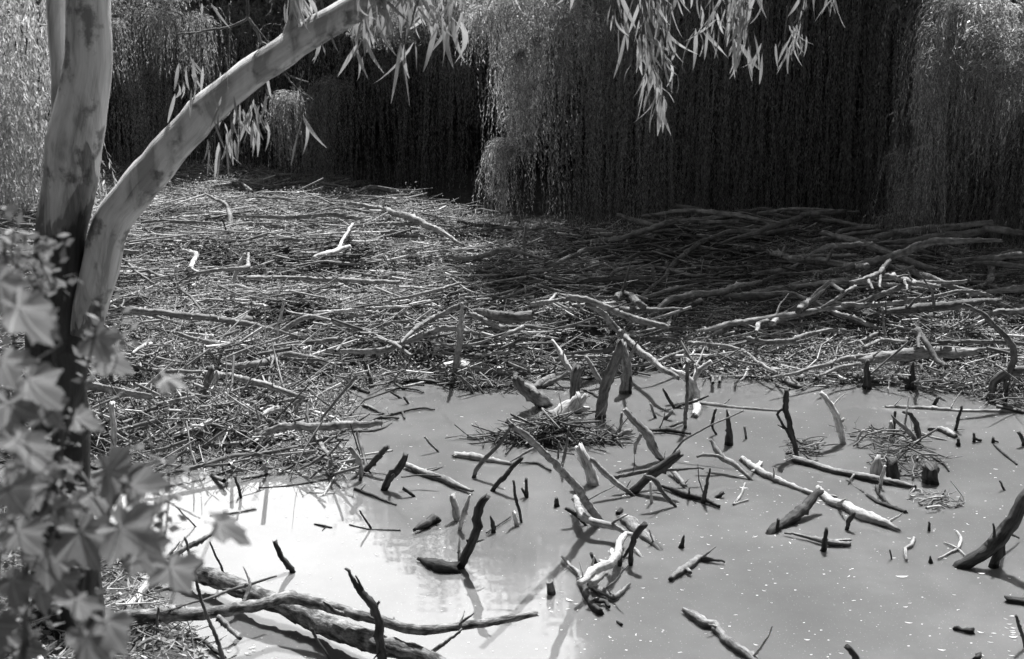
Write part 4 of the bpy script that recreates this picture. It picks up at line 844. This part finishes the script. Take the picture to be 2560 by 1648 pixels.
def gum_leaf(rng, top, L_, W_, ang, curl):
    """narrow sickle-shaped hanging leaf as a curved folded strip"""
    n = 7; d = np.array([math.sin(ang[0])*math.cos(ang[1]), math.sin(ang[0])*math.sin(ang[1]), -math.cos(ang[0])]); f = rng.random()*6.28
    s = np.array([math.cos(f), math.sin(f)*.8, .1]); s -= d*(s@d); s /= np.linalg.norm(s); nn = np.cross(d, s); V = []
    tw = rng.normal(0, 1.0)
    for i in range(n):
        u = i/(n-1); w = W_*.5*max(.06, math.sin(math.pi*min(1, u**.8*1.0))**.75) if 0 < i < n-1 else W_*.04
        c = top+d*(L_*u)+s*(curl*L_*u*u)+nn*(curl*.3*L_*math.sin(u*3)); a = tw*u; s2 = s*math.cos(a)+nn*math.sin(a); n2 = nn*math.cos(a)-s*math.sin(a)
        V += [c-s2*w+n2*w*.25, c, c+s2*w+n2*w*.25]
    return np.array(V), [(3*i+k, 3*i+k+1, 3*i+k+4, 3*i+k+3) for i in range(n-1) for k in (0, 1)]
def leaf_cluster(x0, y0, x1, y1, n, lpx=80, seed=0, Y=GY-.1):
    """n leaves hanging inside the box, from a few drooping shoots"""
    rng = np.random.default_rng(seed); t = ony(x0, y0, Y)[1]; V = []; Fc = []; k = 0; sv = []
    nsh = max(1, n//5); shoots = [(rng.uniform(x0, x1), rng.uniform(-.25, .4)) for _ in range(nsh)]
    for i in range(n):
        sx, _ = shoots[i % nsh]; u = rng.random(); span = max(5, (y1-y0)-lpx); x = sx+rng.normal(0, 12)+(x1-x0)*.06*rng.normal(); y = y0+span*u
        top = ony(x, y, Y+rng.normal(0, .12))[0]; L_ = lpx*t/F*rng.uniform(.5, 1.3); W_ = L_*rng.uniform(.08, .15)
        v, f = gum_leaf(rng, top, L_, W_, (abs(rng.normal(0, .3)), rng.choice([0, math.pi])+rng.normal(0, .5)), rng.normal(0, .32))
        V.append(v); Fc += [tuple(a+k for a in q) for q in f]; k += len(v)
    base = np.array(gum_root.location)
    lc = mesh_obj("foliage", np.vstack(V)-base, Fc, M['euc'], gum_root)
    for sx, dx in shoots:
        p = [ony(sx+rng.normal(0, 4), y, Y)[0] for y in (y0-35, y0, (y0+y1)/2-10)]; v, f, uv = tube(np.array(p)-base, [.004, .003, .002], sides=5, seed=seed+3, jag=.1); mesh_obj("shoot", v, f, M['mid'], lc, uv)
    return lc
for k, c in enumerate([(445, 120, 490, 250, 12, 62), (440, 195, 455, 310, 5, 70), (425, 155, 440, 215, 1, 60), (545, 240, 660, 400, 42, 70), (575, 320, 625, 440, 7, 75), (528, 340, 550, 475, 8, 85), (548, 180, 565, 210, 3, 50), (505, 5, 540, 50, 2, 60),
                       (640, 150, 660, 380, 4, 70), (690, -30, 780, 95, 26, 80), (830, 40, 850, 130, 4, 80), (880, -60, 960, 140, 45, 76), (950, -60, 1130, 110, 85, 80), (905, 90, 945, 235, 8, 80), (1005, 105, 1050, 240, 5, 130), (1085, 35, 1125, 150, 7, 100), (770, 80, 800, 160, 4, 50), (730, 260, 760, 410, 3, 100), (740, 215, 790, 255, 3, 45),
                       (1535, -40, 1560, 240, 10, 90), (1600, -40, 1665, 290, 80, 78), (1625, 200, 1655, 340, 10, 90), (1665, 60, 1675, 180, 6, 70), (1670, -40, 1700, 75, 7, 70), (1755, -60, 1875, 130, 75, 76), (1750, 60, 1775, 175, 8, 85), (1835, 80, 1880, 220, 16, 80), (1955, 50, 2030, 175, 26, 60), (2055, -40, 2105, 65, 9, 70), (2010, -30, 2035, 60, 6, 60), (1200, -80, 1500, 20, 40, 70), (60, 130, 75, 180, 3, 60)]):
    leaf_cluster(*c, seed=40+k)
# crown out of the frame above: casts the dappled shade on the trunk
rg = np.random.default_rng(11); V = []; Fc = []
cs = np.array([[-5.0, 7.2, 8.6], [-3.4, 8.0, 9.4], [-1.8, 7.0, 8.2], [-2.6, 9.2, 9.0], [-4.2, 6.0, 8.0], [-.6, 8.2, 8.4]])
n = 9000; c = cs[rg.integers(0, len(cs), n)]; P = c+rg.normal(0, 1, (n, 3))*np.array([.9, .9, .55])
V, Fq = bulk_leaves(P-np.array(gum_root.location), np.column_stack([rg.normal(0, .5, (n, 2)), -np.abs(rg.normal(1, .3, n))]), rg.uniform(.1, .18, n), rg.uniform(.015, .028, n))
mesh_obj("crown", V, Fq, M['euc'], gum_root, smooth_=False)

# ---------------------------------------------------------------- willows
def hang(rng, S, out, reach, drop, z0, sp=.032, ll=.068, lw=.0095, sway=.12):
    """leaves of hanging strands. S (n,3) starts, out (n,2) unit, reach (n), drop (n)"""
    n = len(S); m = int(math.ceil(float(drop.max()+reach.max()*1.2)/sp)); s = (np.arange(m)+.5)*sp
    ss = np.broadcast_to(s[None], (n, m)); tot = (drop+reach*1.1)[:, None]; ok = ss < tot*(.97+.03*rng.random((n, m)))
    rr = reach[:, None]; hx = rr*(1-np.exp(-ss/(rr*.75+.02))); rise = rr*.35*np.sin(np.clip(ss/(rr*1.0+.02), 0, math.pi)); down = np.maximum(0, ss-hx*.95)
    ph = rng.random((n, 1))*6.28; fr = rng.uniform(.5, 1.1, (n, 1)); wx = sway*(np.sin(ss*fr+ph)-np.sin(ph))*np.clip(down, 0, 1); wy = sway*(np.cos(ss*fr*.8+ph*2)-np.cos(ph*2))*np.clip(down, 0, 1)
    X = S[:, 0:1]+out[:, 0:1]*hx+wx; Y = S[:, 1:2]+out[:, 1:2]*hx+wy; Z = S[:, 2:3]+rise-down
    ok &= (rng.random((n, m)) < .93) & (Z > z0)
    P = np.stack([X, Y, Z], -1); T = np.gradient(P, axis=1); T /= np.linalg.norm(T, axis=2)[..., None]+1e-9
    P = P[ok]; T = T[ok]; k = len(P); D = T+rng.normal(0, .4, (k, 3)); D[:, 2] -= .3
    return bulk_leaves(P, D, rng.uniform(.6, 1.2, k)*ll, rng.uniform(.7, 1.3, k)*lw, rng)
def curtain(rng, a, b, ztop, n, drop, depth, reach=.7, bow=0., **kw):
    """a straight or bowed front of strands between a and b (x,y)"""
    a = np.array(a); b = np.array(b); u = rng.random(n); x = a[0]+(b[0]-a[0])*u; y = a[1]+(b[1]-a[1])*u-bow*np.sin(u*math.pi)+rng.random(n)*depth
    # strands come in bunches hanging from separate boughs
    q = np.floor(u*n**.5*.9); off = np.random.default_rng(int(n+a[0]*7)).normal(0, 1, (int(n**.5)+3, 3))
    x += off[q.astype(int), 0]*.3; y += off[q.astype(int), 1]*.5; z = ztop+off[q.astype(int), 2]*.65+rng.normal(0, .35, n)
    o = np.column_stack([rng.normal(0, .5, n), -1+rng.normal(0, .4, n)]); o /= np.linalg.norm(o, axis=1)[:, None]
    return hang(rng, np.column_stack([x, y+reach, z]), o, reach*rng.uniform(.5, 1.3, n), np.minimum(drop*rng.uniform(.8, 1.15, n), z+.1), -.02, **kw)
def dome(rng, px, py, Y, wpx, hpx, n, side=0, **kw):
    """one arching bough end: strands fan out of a point and hang"""
    p, t = ony(px, py, Y); w = wpx*t/F; h = hpx*t/F; a = rng.random(n)*6.283; o = np.column_stack([np.cos(a)+side*1.3, np.sin(a)*.8-.2]); o /= np.linalg.norm(o, axis=1)[:, None]
    S = np.tile(p, (n, 1))+rng.normal(0, .06, (n, 3)); r = w*.5*rng.uniform(.2, 1.05, n)
    return hang(rng, S-np.array([0, 0, .1]), o, r, h*rng.uniform(.35, 1.0, n)-r*.3+.05, -.02, **kw)
def blob(rng, c, rad, n, ll=.16, lw=.03):
    """dense leafy mass for the inner and upper crown"""
    q = rng.normal(0, 1, (n, 3)); q /= np.linalg.norm(q, axis=1)[:, None]; q *= (rng.random(n)**.45)[:, None]; P = np.array(c)+q*np.array(rad)
    P[:, 2] += (np.array([fbm(P[:, 0]*.9, P[:, 1]*.9)])[0]-.5)*1.2
    nc = max(8, n//250); q = rng.normal(0, 1, (nc, 3)); q /= np.linalg.norm(q, axis=1)[:, None]; C_ = np.array(c)+q*np.array(rad)*rng.uniform(.55, 1.05, (nc, 1))
    h = n//2; P[:h] = C_[rng.integers(0, nc, h)]+rng.normal(0, 1, (h, 3))*np.minimum(.3, min(rad)*.18)
    k = P[:, 2] > .3; P = P[k]; n = len(P)
    return bulk_leaves(P, np.column_stack([rng.normal(0, .8, (n, 2)), -np.abs(rng.normal(.8, .5, n))]), rng.uniform(.7, 1.3, n)*ll, rng.uniform(.7, 1.3, n)*lw, rng)
def tree(name, label, at, trunk_h, trunk_r, pieces, mat, limbs=4):
    e = empty(name, (at[0], at[1], 0)); tag(e, label, 'tree'); base = np.array([at[0], at[1], 0.])
    rng = np.random.default_rng(int(abs(at[0]*31+at[1]*7))); tp = [tube(np.array([(0, 0, -.4), (.1, 0, trunk_h*.4), (-.05, .1, trunk_h)]), [trunk_r*1.3, trunk_r, trunk_r*.7], sides=14, seed=3)]
    tr = mk_obj("trunk", tp[0], M['mid'], e)
    for k in range(limbs):
        a = k*6.283/limbs+rng.random(); L_ = trunk_h*.7; mk_obj("limb", tube(np.array([(-.05, .1, trunk_h*.9), (math.cos(a)*L_*.35, math.sin(a)*L_*.35, trunk_h*1.25), (math.cos(a)*L_*.8, math.sin(a)*L_*.8, trunk_h*1.4)]), [trunk_r*.5, trunk_r*.35, trunk_r*.15], sides=8, seed=k), M['mid'], tr)
    V = np.concatenate([p[0] for p in pieces]); n = len(V)//4
    mesh_obj("crown", V-base, np.arange(n*4).reshape(n, 4), mat, e, smooth_=False); return e
rg = np.random.default_rng(21)
# left willow: far, low front with sunlit tiers
tree("willow_tree", 'wide weeping willow behind the left raft, its curtain split by the gum limb', (-3.5, 31), 4.5, .35, [
    curtain(rg, (-9.5, 26.6), (-.3, 24.0), 3.6, 850, 6, 1.2), curtain(rg, (-9.5, 28.0), (0, 26.5), 4.6, 480, 5.2, 1.5), curtain(rg, (-9.5, 29.5), (.5, 28), 5.4, 380, 6, 1.5, ll=.11, lw=.02),
    dome(rg, 345, 175, 26.0, 70, 260, 40), dome(rg, 385, 160, 26.2, 90, 300, 50), dome(rg, 530, 130, 26, 110, 300, 60), dome(rg, 840, 195, 24.5, 150, 330, 110, side=-.6), dome(rg, 790, 230, 24.8, 120, 260, 70, side=-.6),
    dome(rg, 340, 25, 26.5, 200, 160, 120), dome(rg, 450, 15, 26.4, 200, 180, 120), dome(rg, 600, 10, 26.5, 180, 160, 90), dome(rg, 950, 60, 25, 240, 240, 150), dome(rg, 1150, 50, 24.5, 200, 200, 110), dome(rg, 1150, 145, 24, 110, 170, 40),
    dome(rg, 725, 232, 23.5, 120, 175, 150, side=-.3, sp=.03), blob(rg, (-6.8, 31, 4.4), (4.6, 2.5, 2.9), 42000, .2, .04), blob(rg, (-1.9, 29.5, 4.9), (1.9, 2.2, 4.5), 34000, .24, .05), blob(rg, (-6.3, 27.3, 3.9), (3.6, .8, 1.2), 28000, .2, .05), blob(rg, (-2.0, 25.9, 4.0), (2.2, .8, 1.3), 20000, .2, .05), blob(rg, (-.5, 26.3, 6.0), (1.1, 1.2, 1.5), 12000, .2, .05), blob(rg, (0.2, 29.8, 5.2), (1.5, 2, 4.7), 30000, .24, .05), dome(rg, 280, 40, 25.2, 120, 190, 90), dome(rg, 400, 20, 25.0, 150, 150, 110), dome(rg, 500, 30, 25.1, 110, 200, 80), blob(rg, (-6.5, 25.0, 3.5), (1.6, .4, .4), 8000, .08, .014), blob(rg, (-1.5, 22.6, 3.3), (1.3, .4, .5), 12000, .08, .014)], M['willow'])  # some inner crown blobs here are added to shade the front strands
# central willow
tree("willow_tree", 'tall dark weeping willow in the centre, strands reaching the raft', (4.2, 26), 6.0, .45, [
    curtain(rg, (1.0, 21.2), (8.5, 19.6), 6.0, 1250, 9, 1.2), curtain(rg, (1.9, 22.3), (9, 20.6), 6.2, 760, 7.2, 1.4), curtain(rg, (.3, 25), (10.5, 23.5), 7.6, 420, 7.4, 1.6, ll=.11, lw=.02),
    curtain(rg, (-.1, 22.2), (.75, 22.0), 3.8, 90, 3.4, .5, reach=.3), dome(rg, 1300, -20, 19.7, 150, 430, 150), dome(rg, 1380, 20, 20.6, 260, 220, 140), dome(rg, 1290, 350, 19.3, 190, 210, 120, side=-.9, sp=.03), dome(rg, 1320, 180, 20.5, 90, 200, 60), dome(rg, 1215, 10, 19.8, 150, 130, 120), dome(rg, 1290, 130, 19.4, 80, 260, 70),
    blob(rg, (3.3, 21.6, 9.4), (2.7, 1.9, 1.3), 9000, .28, .08), blob(rg, (5.7, 24.2, 8.4), (4.2, 2.6, 4.6), 140000, .27, .07), blob(rg, (3.1, 24.8, 7.4), (1.5, 2.2, 3.6), 30000, .25, .06), blob(rg, (3.1, 30.5, 7.2), (1.9, 2.2, 5.6), 36000, .25, .06), blob(rg, (.3, 19.7, 3.35), (1.15, .3, .4), 3200, .08, .014), blob(rg, (.1, 19.5, 2.2), (.24, .2, 1.15), 1500, .08, .012), blob(rg, (4.6, 25.4, 2.6), (5, 1.6, 2.8), 40000, .2, .04)], M['willow'])  # out-of-view crown: sparse front blob added to dapple the raft, side blob for shade
# right willow
tree("willow_tree", 'near weeping willow at the right edge with a sunlit top', (8.6, 21.5), 5.5, .4, [
    curtain(rg, (5.6, 18.0), (9.4, 16.2), 3.9, 560, 7, 1.0), curtain(rg, (6.2, 20), (9.6, 18.5), 5.0, 380, 5.8, 1.2), 
    dome(rg, 2420, -5, 17.2, 300, 330, 330, sp=.035), dome(rg, 2340, 130, 16.8, 110, 150, 110, side=-.4, sp=.03), dome(rg, 2350, 60, 17.0, 150, 640, 60), dome(rg, 2500, 110, 17.0, 160, 330, 130), dome(rg, 2340, 240, 17, 60, 440, 34),
    dome(rg, 2260, 365, 18.2, 110, 130, 50, side=-.5), dome(rg, 2300, 415, 18.0, 130, 200, 60, side=-.7), dome(rg, 2290, 460, 17.8, 110, 200, 50, side=-.8), dome(rg, 2230, 530, 17.8, 120, 130, 50, side=-.6),
    blob(rg, (9.2, 20.8, 4.8), (3.8, 2.4, 3.0), 50000, .25, .06), blob(rg, (5.95, 16.6, 3.15), (.8, .4, .65), 12000, .08, .013)], M['willow'])
# left bright tree
tree("gum_tree", 'bright leafy gum sapling at the left frame edge, leaves hanging in full sun', (-8.3, 20.5), 3.5, .2, [
    curtain(rg, (-8.8, 20.2), (-6.9, 20.6), 4.2, 300, 2.4, .5, reach=.4, ll=.13, lw=.024, sp=.05, sway=.2), curtain(rg, (-8.6, 19.4), (-6.7, 19.9), 3.2, 300, 2.4, .5, reach=.4, ll=.12, lw=.022, sp=.05, sway=.2), curtain(rg, (-8.6, 18.8), (-6.5, 19.2), 2.3, 220, 1.9, .4, reach=.4, ll=.12, lw=.022, sp=.05, sway=.2)], M['weed'])
# dense bush closing the view behind the willows
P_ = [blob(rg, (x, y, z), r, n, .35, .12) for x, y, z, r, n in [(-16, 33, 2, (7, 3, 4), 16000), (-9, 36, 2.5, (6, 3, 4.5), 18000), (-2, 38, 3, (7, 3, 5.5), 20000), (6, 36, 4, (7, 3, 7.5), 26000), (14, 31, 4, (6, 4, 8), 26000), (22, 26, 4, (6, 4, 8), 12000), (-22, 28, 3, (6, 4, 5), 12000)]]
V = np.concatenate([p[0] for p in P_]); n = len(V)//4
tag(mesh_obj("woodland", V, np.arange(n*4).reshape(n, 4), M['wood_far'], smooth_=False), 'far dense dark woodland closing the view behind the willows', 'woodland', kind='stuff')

P_ = [blob(rg, (x, y, 1.4), r, n, .28, .1) for x, y, r, n in [(-12, 30, (3.5, 1.3, 2.2), 12000), (-7, 29.6, (3.5, 1.2, 2.2), 16000), (-2.5, 28.4, (3.0, 1.2, 2.2), 16000), (1.5, 26.4, (2.8, 1.2, 2.4), 16000), (5, 24.2, (3.2, 1.0, 2.6), 18000), (9, 22.4, (3.0, 1.2, 2.8), 14000), (13, 20.5, (3, 1.5, 3), 9000)]]  # dark foliage added to cover the sunlit ground behind the strands
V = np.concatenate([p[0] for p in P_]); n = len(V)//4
tag(mesh_obj("undergrowth", V, np.arange(n*4).reshape(n, 4), M['wood_far'], smooth_=False), 'dark undergrowth added beneath the willows to hide sunlit ground', 'undergrowth', kind='stuff')
# ---------------------------------------------------------------- foreground plants, close and out of focus
def maple_outline(rng):
    pts_ = []
    for lobe, (a, r) in enumerate([(-2.3, .5), (-1.15, .85), (0, 1.0), (1.15, .85), (2.3, .5)]):
        for da, k in ((-.5, .72), (-.36, .88), (-.28, .82), (-.14, .93), (0, 1.1), (.14, .93), (.28, .82), (.36, .88), (.5, .72)):
            q = r*k*rng.uniform(.93, 1.07); pts_.append((q*math.sin(a+da), q*math.cos(a+da)))
    pts_.append((.06, -.12)); pts_.insert(0, (-.06, -.12)); return pts_
def maple_leaf(parent, base, px, py, rpx, Y, rot, tilt, seed):
    rng = np.random.default_rng(seed); c, t = ony(px, py, Y); r = rpx*1.25*t/F; o2 = maple_outline(rng); cv = rng.uniform(.02, .3); fx = rng.uniform(-.25, .25)
    V = [(0, 0, 0)]; n = len(o2)
    for k in (.5, 1.0):
        for x, y in o2: V.append((x*k, y*k, -cv*(x*x+y*y)*k*k+.1*math.sin(5*math.atan2(x, y)+.8)*k+fx*x*abs(x)*k))
    Fc = [(0, 1+i, 1+(i+1) % n) for i in range(n)]+[(1+i, 1+n+i, 1+n+(i+1) % n, 1+(i+1) % n) for i in range(n)]
    from mathutils import Euler
    Mx = Euler((math.pi/2+tilt[0], rot, tilt[1]), 'XYZ').to_matrix(); Rm = np.array(Mx)
    E = np.array(V)*r
    ca, sa = math.cos(rot), math.sin(rot); E = np.column_stack([E[:, 0]*ca+E[:, 1]*sa, -E[:, 0]*sa+E[:, 1]*ca, E[:, 2]])
    Rm = np.array(Euler((math.pi/2+tilt[0], 0, tilt[1]), 'XYZ').to_matrix())
    W = E@Rm.T+c-base
    lf = mesh_obj("leaf", W, Fc, M['maple'], parent, uv=np.array(V)[:, :2])
    d = np.array([-sa*-1, 0, -1.]); st = tube(np.array([c-base, c-base+np.array([rng.normal(0, .02), .03, -.05]), c-base+np.array([rng.normal(-.03, .03), .08, -.12])]), [.0016]*3, sides=5, seed=seed, jag=.1)
    mk_obj("stalk", st, M['mid'], lf)
sap = empty("maple_sapling", ony(60, 2100, 2.3)[0]); tag(sap, 'blurred maple sapling with broad lobed leaves close to the camera', 'sapling')
sb = np.array(sap.location)
for k, (rows, Y) in enumerate([([(40, 2100, 9), (60, 1700, 8), (70, 1400, 7), (60, 1100, 6), (30, 800, 5), (10, 600, 4)], 2.42), ([(90, 2100, 8), (180, 1700, 7), (230, 1500, 6), (260, 1300, 5), (330, 1180, 4), (400, 1150, 3)], 2.5), ([(70, 1400, 5), (150, 1150, 5), (210, 950, 4), (240, 820, 3)], 2.5)]):
    W, R = px_path(rows, Y); v, f, uv = tube(np.array(W)-sb, R, sides=8, seed=k); mesh_obj("stem", v, f, M['mid'], sap, uv)
LV = [(45, 770, 92, 2.15, 2.6), (-5, 700, 70, 2.3, 3.0), (95, 800, 55, 2.25, 2.2), (240, 840, 60, 2.6, 2.6), (262, 900, 58, 2.7, 2.2), (5, 900, 75, 2.2, 2.9), (70, 950, 85, 2.3, 2.4), (20, 1010, 80, 2.25, 3.3), (110, 1010, 60, 2.5, 2.7), (40, 1100, 95, 2.1, 2.9), (190, 1045, 58, 2.6, 2.2),
      (95, 1150, 70, 2.45, 3.4), (270, 1180, 78, 2.5, 2.0), (330, 1215, 72, 2.5, 1.8), (225, 1240, 60, 2.6, 2.9), (20, 1220, 80, 2.2, 2.7), (150, 1270, 60, 2.5, 3.0), (545, 1310, 72, 2.4, 2.2), (300, 1320, 95, 2.3, 2.3), (200, 1330, 88, 2.35, 2.8), (120, 1380, 75, 2.4, 3.2), (425, 1420, 76, 2.35, 2.7), (345, 1370, 80, 2.4, 2.4),
      (45, 1330, 70, 2.3, 2.6), (30, 1450, 60, 2.4, 2.9), (215, 1590, 95, 1.95, 3.1), (265, 1555, 70, 2.0, 2.6), (190, 1500, 60, 2.1, 3.2), (410, 945, 52, 2.4, 2.2), (150, 1450, 50, 2.5, 2.5), (-30, 1560, 70, 2.3, 2.8), (80, 1230, 50, 2.5, 1.9)]
q = np.random.default_rng(77)
for _ in range(20): LV.append((q.uniform(-40, 60) if q.random() < .4 else q.uniform(-40, 270), q.uniform(1130, 1640), q.uniform(28, 55), q.uniform(2.3, 2.9), q.uniform(1.6, 3.8)))
for k, (x, y, r, Y, rot) in enumerate(LV):
    q = np.random.default_rng(k); tl = (q.uniform(-.55, .5), q.uniform(-.6, .6))
    if (x, y) == (410, 945): tl = (-1.25, .3)
    maple_leaf(sap, sb, x, y, r, Y, rot, tl, k)
def shrub(name, label, px, py, Y, boxes, ll, lw, seed):
    rng = np.random.default_rng(seed); e = empty(name, ony(px, py, Y)[0]); tag(e, label, 'shrub'); b = np.array(e.location); P = []; ss = []
    for x0, y0, x1, y1, n in boxes:
        for _ in range(max(3, n//28)):
            x, y = rng.uniform(x0, x1), rng.uniform(y0, y1); p0 = ony(x+rng.normal(0, 15), y1+20, Y+rng.normal(0, .12))[0]; p1 = ony(x, y, Y+rng.normal(0, .12))[0]; ss.append(tube(np.array([p0, (p0+p1)/2+rng.normal(0, .01, 3), p1])-b, [.003, .0025, .0015], sides=5, seed=int(abs(x))))
            u = rng.random(28)[:, None]; P.append(p0+(p1-p0)*u+rng.normal(0, .028, (28, 3)))
    P = np.vstack(P); n = len(P); V, Fq = bulk_leaves(P-b, np.column_stack([rng.normal(0, 1, (n, 2)), rng.normal(.2, .7, n)]), rng.uniform(.6, 1.3, n)*ll, rng.uniform(.7, 1.3, n)*lw, rng)
    mesh_obj("leaves", V, Fq, M['shrub'], e, smooth_=False); mk_obj("stems", join(ss), M['mid'], e)
shrub("weedy_shrub", 'blurred small-leaved shrub around the foot of the gum trunk', 150, 1700, 3.2, [(100, 1040, 270, 1260, 140), (340, 1080, 430, 1330, 60), (60, 1250, 330, 1480, 110), (240, 780, 320, 920, 60)], .035, .016, 1)
shrub("weedy_shrub", 'blurred bushy shrub rising along the left frame edge', -20, 1700, 3.0, [(-60, 480, 60, 760, 260), (0, 560, 110, 700, 160), (-60, 1100, 60, 1640, 140), (-60, 760, 40, 1100, 100)], .035, .018, 2)
# split pale plank on the near bank
p0, t0 = onz(-30, 1585, .45); p1, t1 = onz(110, 1680, .42)
tag(mk_obj("split_plank", tube([p0, (p0+p1)/2, p1], [.045, .055, .04], sides=6, rough=.3, seed=2), M['pale']), 'pale split plank lying in the bottom left corner', 'plank')
p0, t0 = onz(60, 1600, .42); p1, t1 = onz(110, 1630, .42)
tag(mk_obj("split_plank", tube([p0, (p0+p1)/2, p1], [.02, .03, .02], sides=6, rough=.3, seed=3), M['pale']), 'short pale splinter right above the corner plank', 'plank')
